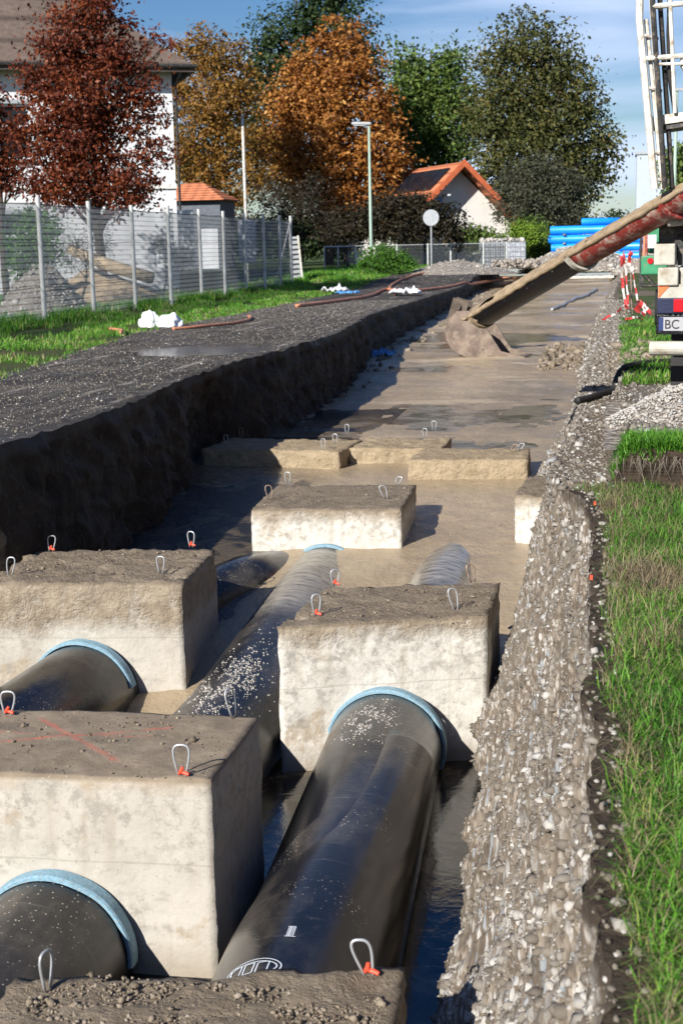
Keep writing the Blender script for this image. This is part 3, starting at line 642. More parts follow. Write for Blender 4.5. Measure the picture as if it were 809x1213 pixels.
blkD = block([(-3.22, 5.93), (-1.80, 5.99), (-1.80, 6.93), (-3.24, 6.86)], ZT, 1.4, 'concrete_marked', 'large concrete block with a sprayed red cross on its top, lower left', 9.1, .2)
blkB = block([(-2.12, 8.66), (-.80, 9.10), (-.79, 10.02), (-2.02, 9.76)], ZT, 1.5, 'concrete_clean', 'pale concrete block against the gravel bank with a blue-collared pipe leaving its front', 14.7, 1.2, chip=((-.62, -.42, 0, .1),))
blkC = block([(-4.60, 9.64), (-3.11, 9.81), (-3.18, 11.0), (-4.66, 10.82)], ZT, 1.5, 'concrete_muddy', 'concrete block beside the dark trench wall, upper half crusted with tan mud', 21.2, 2.2, chip=((.66, -.3, 0, .12),))
blkA = block([(-3.35, 12.78), (-1.93, 12.89), (-1.98, 14.27), (-3.40, 14.13)], ZT, 1.2, 'concrete_clean', 'low concrete block standing alone in the slurry behind the pale block, pipe under its front', 28.8, .8)
blkG1 = block([(-5.10, 17.15), (-3.30, 16.95), (-3.2, 18.05), (-4.98, 18.15)], -2.45, 1.0, 'concrete_slurried', 'slurry-coated concrete block against the dark trench wall, left one of the far row', 33.1, 1.5)
blkG3 = block([(-3.25, 17.35), (-2.10, 17.40), (-2.08, 18.35), (-3.2, 18.35)], -2.47, 1.0, 'concrete_slurried', 'slurry-coated concrete block in the middle of the far row, mostly sunk', 41.0, 1.8)
blkG2 = block([(-2.36, 16.28), (-.97, 16.38), (-1.0, 17.3), (-2.3, 17.3)], -2.45, 1.0, 'concrete_slurried', 'slurry-coated concrete block nearest the gravel bank in the far row', 47.0, 1.2)
blkH = block([(-.90, 13.15), (-.42, 12.98), (-.25, 14.2), (-.84, 14.3)], -2.30, 1.0, 'concrete_clean', 'small pale concrete block half buried in the gravel bank', 51.0, 1.2)
for px, py, h, tg, ln in [(57, 1172, .16, False, (.0, 0)), (437, 1156, .15, True, (-.25, 0))]: loop(blkE, px, py, ZT, h*.85, ln, tg, rot=.2 if tg else 1.3)
for px, py, h, tg, ln in [(216, 920, .155, True, (0, 0)), (277, 849, .15, False, (-.15, 0)), (10, 847, .13, True, (.05, 0))]: loop(blkD, px, py, ZT, h, ln, tg, rot=.1 if tg else 1.2, closed=.036)
for px, py, h, tg, ln in [(375, 730, .15, True, (0, 0)), (397, 694, .12, True, (0, 0)), (540, 723, .15, False, (-.2, 0)), (560, 690, .13, False, (-.2, .1))]: loop(blkB, px, py, ZT, h, ln, tg, rot=.6)
for px, py, h, tg, ln in [(12, 683, .15, False, (.15, 0)), (61, 653, .13, True, (.1, 0)), (191, 679, .13, False, (0, 0)), (227, 648, .13, True, (0, 0))]: loop(blkC, px, py, ZT, h, ln, tg)
for px, py, h, tg, ln in [(320, 593, .15, False, (-.1, 0)), (341, 574, .13, False, (0, 0)), (457, 591, .13, False, (-.3, 0)), (470, 574, .08, False, (.4, 0))]: loop(blkA, px, py, ZT, h, ln, tg)
for px, py in [(268, 528), (286, 519), (383, 533)]: loop(blkG1, px, py, -2.45, .14)
for px, py in [(397, 526), (411, 514), (503, 519), (514, 510)]: loop(blkG3, px, py, -2.47, .13)
for px, py in [(606, 535), (614, 534)]: loop(blkG2, px, py, -2.45, .09, lean=(.5, 0))
# crumbs of dried mud and gravel on the block tops
P, S = [], []
for b, qd, n in ((blkE, ((-1.85, 3.0), (-.7, 4.2)), 5200), (blkD, ((-3.2, 5.98), (-1.83, 6.88)), 260), (blkB, ((-2.0, 8.95), (-.82, 9.75)), 420), (blkC, ((-4.6, 9.82), (-3.2, 10.85)), 420), (blkA, ((-3.3, 12.95), (-2.0, 14.1)), 160)):
    for i in range(n):
        x = random.uniform(qd[0][0], qd[1][0]); y = random.uniform(qd[0][1], qd[1][1])
        if fb(x*3, y*3, 4, 2) < -.2: continue
        P.append((x, y, ZT+.003)); S.append(min(.015, .0028+.0018*random.paretovariate(1.8)))
stones('mud_crumbs', 'clods', P, S, kind='stuff')

# ================================================================== PIPES
def pipe(path, r, mat, label, n=64):
    o = Vector(path[0]); mb = MB()
    pts = []
    for a, b in zip(path, path[1:]):
        a, b = Vector(a), Vector(b); k = max(2, int((b-a).length/.15))
        pts += [a.lerp(b, i/k)-o for i in range(k)]
    pts.append(Vector(path[-1])-o)
    mb.tube(pts, r, n)
    return mb.build('black_pipe', mat, loc=o, smooth=True, label=label, cat='pipe', group='black pipes laid through the concrete blocks')
def collar(parent, c, dirv, r, th=.022, w=.10, a0=-20, a1=200):
    d = Vector(dirv).normalized(); sd = Vector((0, 0, 1)).cross(d).normalized()*-1; up = d.cross(sd)*-1
    up = Vector((0, 0, 1))-d*d.z; up.normalize(); mb = MB(); n = 70; vs = []
    for i in range(n+1):
        a = R(a0+(a1-a0)*i/n); q = sd*math.cos(a)+up*math.sin(a); j = .003*fb(i*.08, 1, 2, 2)
        wv = w*(1+.12*fb(i*.06, 4, 1, 2))
        for rr, ww in ((r, 0), (r+th+j, 0), (r+th+j, wv*.85), (r+th*.7, wv), (r, wv)): vs.append(Vector(c)-parent.location+q*rr-d*ww)
    fs = [(i*5+k, (i+1)*5+k, (i+1)*5+(k+1) % 5, i*5+(k+1) % 5) for i in range(n) for k in range(5)]+[(0, 1, 2, 3, 4), tuple(n*5+k for k in range(5))[::-1]]
    mb.add(vs, fs); return mb.build('foam_collar', 'collar', parent, smooth=False)
RP = .375
p1 = pipe([(-1.16, 2.6, -3.20), (-1.25, 5.0, -3.21), (-1.45, 8.85, -3.24), (-1.47, 10.2, -3.20), (-1.47, 12.6, -3.12), (-1.45, 13.6, -3.14)], RP, 'pipe', 'black pipe running towards the camera out of the pale block beside the gravel bank')
p2 = pipe([(-2.66, 1.9, -3.27), (-2.57, 6.4, -3.27), (-2.52, 9.0, -3.22), (-2.66, 12.84, -3.13), (-2.7, 14.5, -3.2)], RP, 'pipe_dusty', 'gravel-spattered black pipe between the low far block and the red-crossed block')
p3 = pipe([(-4.1, 5.5, -3.28), (-3.86, 9.72, -3.25), (-3.80, 10.9, -3.22), (-3.25, 12.2, -3.12), (-2.9, 13.2, -3.25)], RP+.02, 'pipe', 'black pipe at the left edge of the photo leaving the mud-crusted block')
collar(p1, (-1.45, 8.87, -3.24), (-.05, 1, 0), RP+.004, w=.085)
collar(p2, (-2.58, 5.95, -3.27), (0, 1, 0), RP+.004, w=.085, a0=-5, a1=200)
collar(p2, (-2.65, 12.83, -3.13), (-.1, 1, 0), RP+.004, w=.07)
collar(p3, (-3.87, 9.72, -3.25), (.05, 1, 0), RP+.024, w=.09, a0=12)
# the eccentric fitting in front of the pale block: narrow end buried in the straight pipe, wide end running on under the nearest block
mb = MB(); pts, rs = [], []
for i in range(60):
    t = i/59; y = 3.0+(8.1-3.0)*t; q = sm(5.6, 8.0, y)
    r = (RP+.018)*(1-q)+.235*q
    xr = -1.16-(y-2.6)*(.29/6.25)+RP+.018      # right flank follows the pipe
    pts.append(Vector((xr-r+.0*q, y, -3.20-.04*sm(4, 8, y)+(RP+.018-r)*.88-.0)) - Vector((-1.2, 3.0, -3.2))); rs.append(r)
fit = mb.tube(pts, rs, 64).build('reducer_fitting', 'pipe', p1, loc=Vector((-1.2, 3.0, -3.2))-p1.location, smooth=True)
# white print on it: strokes laid on the pipe skin (angle, distance)
def skin(y, ang):
    t = (y-3.0)/5.1; i = min(58, max(0, int(t*59))); f = t*59-i; c = pts[i].lerp(pts[i+1], f); r = rs[i]+(rs[i+1]-rs[i])*f+.0025
    return c+Vector((math.cos(ang)*r, 0, math.sin(ang)*r))
def stroke(mb, q, w=.0035):
    for (y0, a0), (y1, a1) in zip(q, q[1:]):
        k = 4; dy, da = y1-y0, (a1-a0)*RP; L = math.hypot(dy, da) or 1; ny, na = -da/L*w, dy/L*w/RP
        for j in range(k):
            u, v = j/k, (j+1)/k
            mb.add([skin(y0+dy*u+ny, a0+(a1-a0)*u+na), skin(y0+dy*u-ny, a0+(a1-a0)*u-na), skin(y0+dy*v-ny, a0+(a1-a0)*v-na), skin(y0+dy*v+ny, a0+(a1-a0)*v+na)], [(0, 1, 2, 3)])
mk = MB(); Y0, A0 = 5.36, 1.60
for q in ([(0, .05), (0, -.07)], [(.10, .045), (.10, -.035)], [(0, .03), (.10, .03)], [(0, .012), (.10, .012)], [(0, -.02), (.10, -.02)], [(0, -.04), (.10, -.038)], [(.0, .0), (.1, .0)]):
    stroke(mk, [(Y0+a*.9, A0+b) for a, b in q], .002)
mk.build('printed_mark', 'mark_white', fit)
Yc, Ac = 5.10, 1.86
mk2 = MB()
for k in (1.0, .72):
    q = [(Yc+.075*k*math.sin(t), Ac+.30*(k**.5)*math.cos(t)) for t in [math.pi*2*i/40 for i in range(41)]]; stroke(mk2, q, .0028)
for a0, a1 in ((.26, .14), (.10, .0), (-.04, -.16)):
    stroke(mk2, [(Yc-.04, Ac+a0), (Yc+.04, Ac+a0), (Yc+.045, Ac+a1), (Yc-.035, Ac+a1), (Yc-.04, Ac+a0)], .0028)
mk2.build('printed_mark', 'mark_white', fit)

# gravel spattered over the pipes
def spatter(pipe_, ys, path, n, sz, spread, seed):
    P, S = [], []
    for i in range(n):
        y = random.gauss((ys[0]+ys[1])/2, (ys[1]-ys[0])/4); a = math.pi/2+random.gauss(seed, spread)
        for p, q in zip(path, path[1:]):
            if p[1] <= y <= q[1]:
                u = (y-p[1])/(q[1]-p[1]); cx_, cz_ = p[0]+(q[0]-p[0])*u, p[2]+(q[2]-p[2])*u
                if fb(y*5, a*5, seed, 3) < -.1: continue
                P.append((cx_+math.cos(a)*RP-pipe_.location.x, y-pipe_.location.y, cz_+math.sin(a)*RP-pipe_.location.z)); S.append(random.uniform(.35, 1.3)*sz)
    o = stones('gravel_spatter', 'stones_pale', P, S); o.parent = pipe_; o['kind'] = 'stuff'
spatter(p2, (8.0, 9.7), [(-2.57, 6.4, -3.27), (-2.52, 9.0, -3.22), (-2.66, 12.84, -3.13)], 1500, .0072, .30, -.1)
spatter(p1, (7.9, 8.6), [(-1.25, 5.0, -3.21), (-1.45, 8.85, -3.24)], 700, .006, .22, .12)

pts = field(9000, verge); blades('dry_grass', 'straw', pts, [random.uniform(.05, .16) for _ in pts], [.006+.0003*p[1] for p in pts], 1.1, kind='stuff')
# ================================================================== LEFT FENCE
FX = -12.0
fen = empty('mesh_fence', (FX, 29, -1.44), label='tall mesh fence with grey posts and pale debris netting along the left verge', cat='fence')
py_ = [20.0, 23.0, 26.0, 29, 32, 35, 38, 41, 43.6, 46.2, 48.8, 51.2, 53.1]
for i, y in enumerate(py_):
    zb = gz(FX, y); t = random.uniform(-.02, .02)
    mb = MB().tube([(0, y-29, zb+1.44-.2), (t, y-29, 2.64+random.uniform(-.03, .04))], .052, 12)
    mb.build('post', 'postgrey', fen, smooth=False)
mb = MB().tube([(0, 53.1-29, 2.5), (-.35, 51.6-29, 0)], .025, 8).build('brace', 'postgrey', fen)
for y0, y1 in zip(py_, py_[1:]):
    rows = []
    for j in range(9):
        rows.append([(-.06+.05*math.sin(math.pi*i/8)*fb(y0+i*.3, j*.4, 3, 2), y0-29+(y1-y0)*i/8, .03+2.50*j/8-.05*math.sin(math.pi*i/8)*(j/8)) for i in range(9)])
    grid('net_panel', 'net', rows, fen)
mb = MB()
for zz in (.75, 1.7, 2.5):
    for y0, y1 in zip(py_, py_[1:]): mb.tube([(-.055, y0-29, zz), (-.055, (y0+y1)/2-29, zz-.03), (-.055, y1-29, zz)], .007, 4)
mb.build('tension_wire', 'darkmetal', fen)
# ================================================================== THINGS BEHIND THE FENCE
def heap(name, mat, c, rx_, ry_, h, label, cat, n=40, stone=None, ns=400, seed=1.0, group=None):
    rows = []
    for i in range(n+1):
        r = []
        for j in range(n+1):
            u, v = i/n*2-1, j/n*2-1; d = math.hypot(u, v)
            zz = max(0, 1-d**1.4)*(1+.35*fb(u*2+seed, v*2, seed))+.06*fb(u*8, v*8, seed, 3)*max(0, 1-d)
            r.append((u*rx_, v*ry_, zz*h-.05))
        rows.append(r)
    o = grid(name, mat, rows, label=label, cat=cat, group=group); o.location = c
    if stone:
        P, S = [], []
        for k in range(ns):
            a = random.uniform(0, 6.28); d = random.random()**.6; u, v = d*math.cos(a), d*math.sin(a)
            P.append((u*rx_, v*ry_, max(0, 1-d**1.4)*(1+.35*fb(u*2+seed, v*2, seed))*h-.04)); S.append(random.uniform(.4, 1.2)*stone*(1 if random.random() < .9 else 1.8))
        so = stones('loose_stone', 'stones_pale', P, S); so.parent = o; so['kind'] = 'stuff'
    return o
heap('gravel_heap', 'gravel_heap', (-13.9, 33.5, -1.45), 1.2, 1.5, 1.2, 'grey gravel heap behind the netted fence, by the leftmost posts', 'gravel heap', stone=.04, seed=3)
heap('sand_heap', 'timber', (-15.2, 41, -1.45), 2.4, 2.5, .95, 'low tan sand heap behind the fence under the fallen log', 'sand heap', seed=8)
MB().tube([(-1.3, 0, .9), (0, .1, .35), (1.2, .1, .0)], [.14, .19, .17], 12).build('fallen_log', 'timber', loc=(-14.4, 40, -.75), smooth=True, label='pale log lying slanted on the sand heap behind the fence', cat='log')
for i, (x, y, w, h, z, lb) in enumerate([(-15.3, 48.0, .62, 2.0, -.55, 'tall pale sheet standing behind the fence near its dark bay'), (-14.6, 48.2, .55, 1.95, -.55, 'second pale sheet, right of the taller one behind the dark fence bay'), (-12.9, 50.0, .62, 1.5, -.45, 'white board hung behind the far end of the fence'), (-16.2, 38, .6, 1.5, -.9, 'white board standing in the yard behind the log')]):
    mb = MB().box((0, 0, h/2), (w, .04, h), .2); o = mb.build('white_board', 'sheetwhite', loc=(x, y, z), label=lb, cat='board', group='pale boards behind the fence')
# leaning barrier panel at the fence's far end
br = empty('site_barrier', (-12.35, 55.5, -1.35), .25, label='grey barrier panel on a white post just past the tall fence', cat='barrier')
mb = MB().box((-.05, .05, .95), (.34, .05, 1.75), 0, -.06); mb.build('panel', 'galv', br, bevel=.01)
MB().box((.16, 0, .9), (.07, .07, 1.95), 0, -.08).build('post', 'white_paint', br)
mb = MB()
for k in range(9): mb.box((-.05, .01, .2+k*.19), (.3, .04, .05), 0, -.06)
mb.build('slat', 'darkmetal', br)
# flag / light mast
ms = empty('mast', (-14.2, 55, -1.4), label='slim white mast rising in front of the orange trees behind the fence', cat='mast')
MB().tube([(0, 0, -.2), (-.02, 0, 6.4)], [.07, .05], 10).build('pole', 'white_paint', ms, smooth=True); MB().tube([(-.02, 0, 6.4), (-.02, 0, 6.55)], [.07, .02], 10).build('cap', 'lamp_grey', ms)
# street lamp
la = empty('street_lamp', (-10.45, 62, -1.1), label='street lamp with a pale green pole and flat grey head before the orange tree', cat='street lamp')
MB().tube([(0, 0, -.1), (-.01, 0, 1.2), (-.02, 0, 6.25)], [.085, .075, .05], 12).build('pole', 'lamp_green', la, smooth=True)
MB().box((-.33, 0, 6.32), (.85, .28, .12), 0, .04).build('lamp_head', 'lamp_grey', la, bevel=.03); MB().box((-.42, 0, 6.25), (.5, .2, .03), 0, .04).build('lens', 'sheetwhite', la)
# round sign
sg = empty('road_sign', (-8.09, 64, -1.05), label='round road sign seen from behind on a grey pole', cat='road sign')
MB().tube([(0, .04, 0), (0, .04, 2.62)], .035, 8).build('pole', 'galv', sg); MB().lathe([(0, -.01), (.35, -.01), (.36, 0), (.35, .012), (0, .012)], (0, 0, 2.29), 40, 'y').build('disc', 'sign_grey', sg)
mb = MB().box((0, .03, 2.4), (.5, .02, .04)).box((0, .03, 2.15), (.5, .02, .04)).build('bracket', 'galv', sg)
# wire fence beyond the verge + gate
wf = empty('wire_fence', (-9.9, 66, -1.0), label='low wire mesh fence on white posts in front of the small house', cat='fence')
for x in (-11.85, -10.6, -9.93, -8.5, -7.45, -5.95, -4.9): MB().tube([(x+9.9, 0, -.1), (x+9.9, 0, 1.13)], .04, 8).build('post', 'postgrey', wf)
MB().box((2.0, 0, .55), (6.0, .006, 1.02)).build('mesh_infill', 'wiremesh', wf)
MB().tube([(-1.9, 0, 1.08), (5, 0, 1.08)], .015, 6).build('top_rail', 'galv', wf)
gt = empty('metal_gate', (-12.6, 66, -1.05), label='low grey metal framed gate with dark mesh left of the green bush', cat='gate')
for a, b in (((-.75, 0, .08), (.75, 0, .08)), ((-.75, 0, 1.12), (.75, 0, 1.12)), ((-.75, 0, .05), (-.75, 0, 1.15)), ((.75, 0, .05), (.75, 0, 1.15)), ((-.1, 0, .08), (-.1, 0, 1.12))): MB().tube([a, b], .03, 8).build('frame_bar', 'galv', gt)
MB().box((0, 0, .6), (1.45, .006, 1.0)).build('mesh_infill', 'wiremesh', gt)
gb = empty('gabion_wall', (-5.5, 71, -1.05), .25, label='grey stone gabion with a wire cage behind the wire fence', cat='gabion')
MB().box((0, 0, .58), (2.0, 1.6, 1.2)).build('stone_fill', 'gabion', gb, bevel=.03)
mb = MB()
for k in range(9): mb.tube([(-1+k*.25, -.82, 0), (-1+k*.25, -.82, 1.2)], .012, 4)
for k in range(6): mb.tube([(-1, -.82, .02+k*.23), (1, -.82, .02+k*.23)], .012, 4)
mb.build('wire_cage', 'galv', gb)
P = [(random.uniform(-1, 1), random.uniform(-.7, .7), 1.2+random.random()*.12) for _ in range(160)]; so = stones('top_stone', 'stones_pale', P, [random.uniform(.05, .13) for _ in P]); so.parent = gb; so['kind'] = 'stuff'
# ================================================================== HEAPS IN THE FAR MIDDLE
heap('gravel_heap', 'gravel_heap', (-6.6, 60.5, -1.12), 2.6, 2.4, .5, 'long low grey gravel heap beside the hoses below the round sign', 'gravel heap', stone=.035, seed=12)
heap('gravel_heap', 'gravel_heap', (-1.6, 69.5, -1.3), 3.0, 2.4, 1.35, 'grey earth heap at the far trench end before the blue pipes', 'gravel heap', stone=.08, ns=700, seed=15)
heap('gravel_heap', 'gravel_heap', (1.5, 64.5, -1.35), 1.8, 1.8, 1.0, 'sandy heap behind the striped tape at the far trench end', 'gravel heap', stone=.07, seed=18)
heap('gravel_heap', 'gravel_heap', (1.48, 10.95, -1.30), 1.55, 1.45, .62, 'pale gravel heap at the right edge of the photo below the truck', 'gravel heap', 70, stone=.011, ns=11000, seed=22)
P, S = [], []
for i in range(260): P.append((random.uniform(-5.4, -3.4), random.uniform(63, 67), -1.05+random.random()*.35)); S.append(random.uniform(.05, .15))
stones('rubble', 'dirtrock', P, S, kind='stuff')
MB().box((0, 0, 0), (3.2, .12, .10), .03).build('white_plank', 'white_paint', loc=(-1.7, 62.0, -1.42), label='white plank lying across the far end of the trench', cat='plank')
# ================================================================== BUILDINGS
def wall_with(mb, w, h, opens, th=.3):
    """front wall in local XZ (x 0..-w leftwards), openings (x0,x1,z0,z1)"""
    xs = sorted({0, -w, *[o[0] for o in opens], *[o[1] for o in opens]}); zs = sorted({0, h, *[o[2] for o in opens], *[o[3] for o in opens]})
    for a, b in zip(xs, xs[1:]):
        for c, d in zip(zs, zs[1:]):
            if any(o[0] <= a and b <= o[1] and o[2] <= c and d <= o[3] for o in opens): continue
            mb.box(((a+b)/2, th/2, (c+d)/2), (b-a, th, d-c))
hs = empty('house', (-16.25, 52.6, -1.5), R(27), label='large white house with a brown tiled hipped roof behind the red tree', cat='house')
W_, DP, HE = 15.0, 10.0, 8.15
ops = [(x-1.15, x, z, z+1.95) for x in (-1.9, -5.25, -8.0, -11) for z in (1.0, 4.9)]
ops = [(a, b, c, d) for a, b, c, d in ops if a < -4 or True]
ops = [o for o in ops if o[1] < -2]
mb = MB(); wall_with(mb, W_, HE, ops); mb.box((-.15, DP/2, HE/2), (.3, DP-.6, HE)); mb.box((-W_+.15, DP/2, HE/2), (.3, DP-.6, HE)); mb.box((-W_/2, DP-.15, HE/2), (W_, .3, HE))
mb.build('wall', 'plaster', hs)
MB().box((-W_/2, -.03, 3.9), (W_+.06, .08, .16)).build('string_course', 'plaster_warm', hs)
for a, b, c, d in ops:
    f = MB(); f.box(((a+b)/2, .10, c+.04), (b-a, .07, .08)).box(((a+b)/2, .10, d-.04), (b-a, .07, .08)).box((a+.04, .10, (c+d)/2), (.08, .07, d-c-.16)).box((b-.04, .10, (c+d)/2), (.08, .07, d-c-.16)).box(((a+b)/2, .10, (c+d)/2+.2), (b-a-.16, .06, .06))
    fo = f.build('window', 'sheetwhite', hs); MB().box(((a+b)/2, .16, (c+d)/2), (b-a, .02, d-c)).build('pane', 'glass_dark', fo)
    MB().box(((a+b)/2, -.06, c-.05), (b-a+.2, .16, .07)).build('sill', 'plaster_warm', fo); MB().box(((a+b)/2, -.03, d+.08), (b-a+.24, .1, .14)).build('lintel', 'grey_far', fo)
ov, rh = .75, 4.6
mb = MB(); x0, x1, y0, y1 = -W_-ov, ov, -ov, DP+ov; m = (y1-y0)/2
V = [(x0, y0, HE+.02), (x1, y0, HE+.02), (x1, y1, HE+.02), (x0, y1, HE+.02), (x0+m, (y0+y1)/2, HE+rh), (x1-m, (y0+y1)/2, HE+rh)]
mb.add(V, [(0, 1, 5, 4), (1, 2, 5), (2, 3, 4, 5), (3, 0, 4), (3, 2, 1, 0)]); rf = mb.build('roof', 'tiles_brown', hs)
MB().box(((x0+x1)/2, y0+.06, HE-.10), (x1-x0, .14, .2)).box((x1-.06, (y0+y1)/2, HE-.10), (.14, y1-y0, .2)).build('fascia', 'darkwood', hs)
MB().tube([(x0, y0-.08, HE), (x1+.08, y0-.08, HE)], .07, 8).tube([(.3, y0-.05, HE-.05), (.12, -.1, HE-.6), (.1, -.1, 0)], .05, 8).build('gutter', 'darkmetal', hs)
MB().box((-9, 5, HE+4.2), (.8, .8, 1.6)).build('chimney', 'dirtrock', rf)
an = empty('annex', (-21.7, 74, -1.0), 0, label='small annex with an orange tiled hipped roof beside the white house', cat='building')
MB().box((-.6, 1.5, 1.8), (3.6, 3.0, 3.6)).build('wall', 'greyblue_wall', an)
mb = MB(); V = [(-2.9, -.4, 3.62), (1.55, -.4, 3.62), (1.55, 3.4, 3.62), (-2.9, 3.4, 3.62), (-1.2, 1.5, 4.6), (-.1, 1.5, 4.6)]
mb.add(V, [(0, 1, 5, 4), (1, 2, 5), (2, 3, 4, 5), (3, 0, 4), (3, 2, 1, 0)]).build('roof', 'tiles_orange', an)
MB().box((.6, -.02, 1.1), (.9, .06, 2.1)).build('door', 'sheetwhite', an)
# small gabled house: gable faces the camera, ridge runs away to the left
sh = empty('house', (-9.1, 84, -1.1), R(30), label='small white house with an orange edged gable and dark solar roof among the trees', cat='house')
hw, rz_, ez = 3.9, 5.65, 2.0    # half width, ridge z, eave z
mb = MB(); L_ = 9.5
mb.add([(-hw+.5, 0, 0), (hw-.5, 0, 0), (hw-.5, 0, ez+.35), (0, 0, rz_-.12), (-hw+.5, 0, ez+.35), (-hw+.5, L_, 0), (hw-.5, L_, 0), (hw-.5, L_, ez+.35), (0, L_, rz_-.12), (-hw+.5, L_, ez+.35)],
       [(0, 1, 2, 3, 4), (9, 8, 7, 6, 5), (1, 6, 7, 2), (5, 0, 4, 9)]); mb.build('wall', 'plaster_warm', sh)
def roofside(s, mat, name, th=.18, x_in=0):
    a = Vector((0, -1.0, rz_)); b = Vector((s*hw, -1.0, ez)); n = Vector((s*(rz_-ez), 0, hw)).normalized()*th
    V = [a, b, b+Vector((0, L_+1.6, 0)), a+Vector((0, L_+1.6, 0))]; V += [v+n for v in V]
    return MB().add(V, [(3, 2, 1, 0), (4, 5, 6, 7), (0, 1, 5, 4), (1, 2, 6, 5), (2, 3, 7, 6), (3, 0, 4, 7)]).build(name, mat, sh)
roofside(1, 'tiles_orange', 'roof'); roofside(-1, 'tiles_orange', 'roof')
for s in (1, -1):
    a = Vector((0, -1.04, rz_-.12)); b = Vector((s*hw, -1.04, ez-.12)); u = Vector((0, 0, .40))
    V = [a, b, b+u, a+u]; V += [v+Vector((0, -.08, 0)) for v in V]; MB().add(V, [(3, 2, 1, 0), (4, 5, 6, 7), (0, 1, 5, 4), (1, 2, 6, 5), (2, 3, 7, 6), (3, 0, 4, 7)]).build('bargeboard', 'orange_trim', sh)
n = Vector((-(rz_-ez), 0, hw)).normalized()
for k in range(5):
    for j in range(2):
        c = Vector((-hw*(.26+.40*j), .3+k*1.25, rz_-(rz_-ez)*(.26+.40*j)))+n*.26
        MB().box(c, (1.75, 1.18, .05), 0, -math.atan2(rz_-ez, hw)).build('solar_panel', 'solar', sh)
MB().box((-1.6, -.03, 3.2), (1.3, .06, 1.3)).build('window', 'bluepipe', sh)
MB().box((-.9, -.6, 3.95), (.1, .9, .1)).build('balcony_beam', 'sheetwhite', sh)
# distant pale buildings and mast
w1 = empty('warehouse', (-3.2, 150, -1.6), label='low grey-roofed pale warehouse beyond the blue pipes', cat='building')
MB().box((3, 4, 1.9), (9.5, 8, 3.8)).build('wall', 'pale_far', w1); MB().box((3, 4, 4.0), (10, 8.6, .5)).build('roof', 'grey_far', w1)
MB().box((2.3, -.05, 2.4), (4.6, .1, 1.6)).build('window', 'grey_far', w1)
w2 = empty('tower', (6.0, 260, -1.6), label='tall pale square tower in the far distance behind the ladder frame', cat='tower')
MB().box((0, 4, 8.3), (5.5, 8, 16.6)).build('wall', 'pale_far', w2); MB().box((0, 4, 16.8), (6, 8.5, .5)).build('roof', 'grey_far', w2)
lp = empty('light_mast', (2.25, 60, -1.3), label='thin green mast behind the truck ladder frame', cat='mast')
MB().tube([(0, 0, 0), (0, 0, 7.2)], [.08, .06], 8).build('pole', 'lamp_green', lp, smooth=True); MB().box((.3, 0, 7.2), (.7, .2, .1)).build('lamp_head', 'lamp_grey', lp)
# ================================================================== BLUE PIPES
ZP = [aty(680, q, 74).z for q in (304, 293.3, 283.3, 272.5)]
P0 = list(zip((-3.35, -3.25, -3.4, -3.3), ZP))
for i, (x, z) in enumerate(P0):
    for j in range(2):
        if j == 1 and i == 3: continue
        o = MB(); L2 = 6.2
        prof = [(.215, 0), (.215, L2*.97), (.235, L2*.975), (.235, L2), (.20, L2), (.20, .02), (.215, 0)]
        o.lathe(prof, (0, 0, 0), 24, 'x'); lb = ['bottom', 'second lowest', 'second highest', 'highest long'][i]
        o.build('blue_pipe', 'bluepipe', loc=(x+j*6.5, 74.0+.03*i, z), smooth=True, group='blue pipes stacked at the far end of the site',
                label=('%s blue pipe of the stack, its left end showing beside the trees' % lb) if j == 0 else ('%s blue pipe of the right-hand stack behind the green machine' % lb))['category'] = 'pipe'
MB().lathe([(.18, 0), (.18, 1.9), (.17, 1.9), (.17, .02), (.18, 0)], (0, 0, 0), 24, 'x').build('blue_pipe', 'bluepipe', loc=(-1.75, 74.1, ZP[3]+.395), smooth=True, label='short blue pipe lying on top of the left-hand stack', cat='pipe', group='blue pipes stacked at the far end of the site')
for x in (-2.6, 1.2, 4.4):
    m = MB()
    for z in (ZP[0]-.25, ZP[0]+.235, ZP[1]+.22, ZP[2]+.235): m.box((0, 0, z), (.12, .6, .05))
    m.build('timber_bearer', 'timber', loc=(x, 74.0, 0), label={-2.6: 'timber bearers under the left end of the blue pipe stack', 1.2: 'timber bearers between the two blue pipe stacks', 4.4: 'timber bearers under the right-hand blue pipe stack'}[x], cat='bearer')
# ================================================================== TREES
def foliage(lobes, n, size, seed, clump=.33, per=26):
    rng = np.random.default_rng(seed); lobes = np.array(lobes, float)   # x y z rx ry rz
    w = (lobes[:, 3]*lobes[:, 5])**1.0; w /= w.sum(); nc = max(1, n//per)
    li = rng.choice(len(lobes), nc, p=w); d = rng.normal(size=(nc, 3)); d /= np.linalg.norm(d, axis=1)[:, None]
    rr = rng.random(nc)**.42; C = lobes[li, :3]+d*rr[:, None]*lobes[li, 3:6]
    cs = rng.uniform(.35, 1.6, nc)*clump
    N = nc*per; c = np.repeat(C, per, 0)+rng.normal(size=(N, 3))*np.repeat(cs, per)[:, None]*np.array([1, 1, .62])
    s = rng.uniform(.55, 1.3, N)*size
    nrm = rng.normal(size=(N, 3)); nrm += np.repeat(d, per, 0)*.7+np.array([0, -.15, .5]); nrm /= np.linalg.norm(nrm, axis=1)[:, None]
    t = np.cross(nrm, rng.normal(size=(N, 3))); t /= np.linalg.norm(t, axis=1)[:, None]; b = np.cross(nrm, t)
    s = s[:, None]; V = np.stack([c-t*s*.5, c-b*s*.30+t*s*.05+nrm*s*.06, c+t*s*.5, c+b*s*.30+t*s*.05+nrm*s*.06], 1).reshape(-1, 3)
    return V, np.arange(N*4).reshape(-1, 4), C
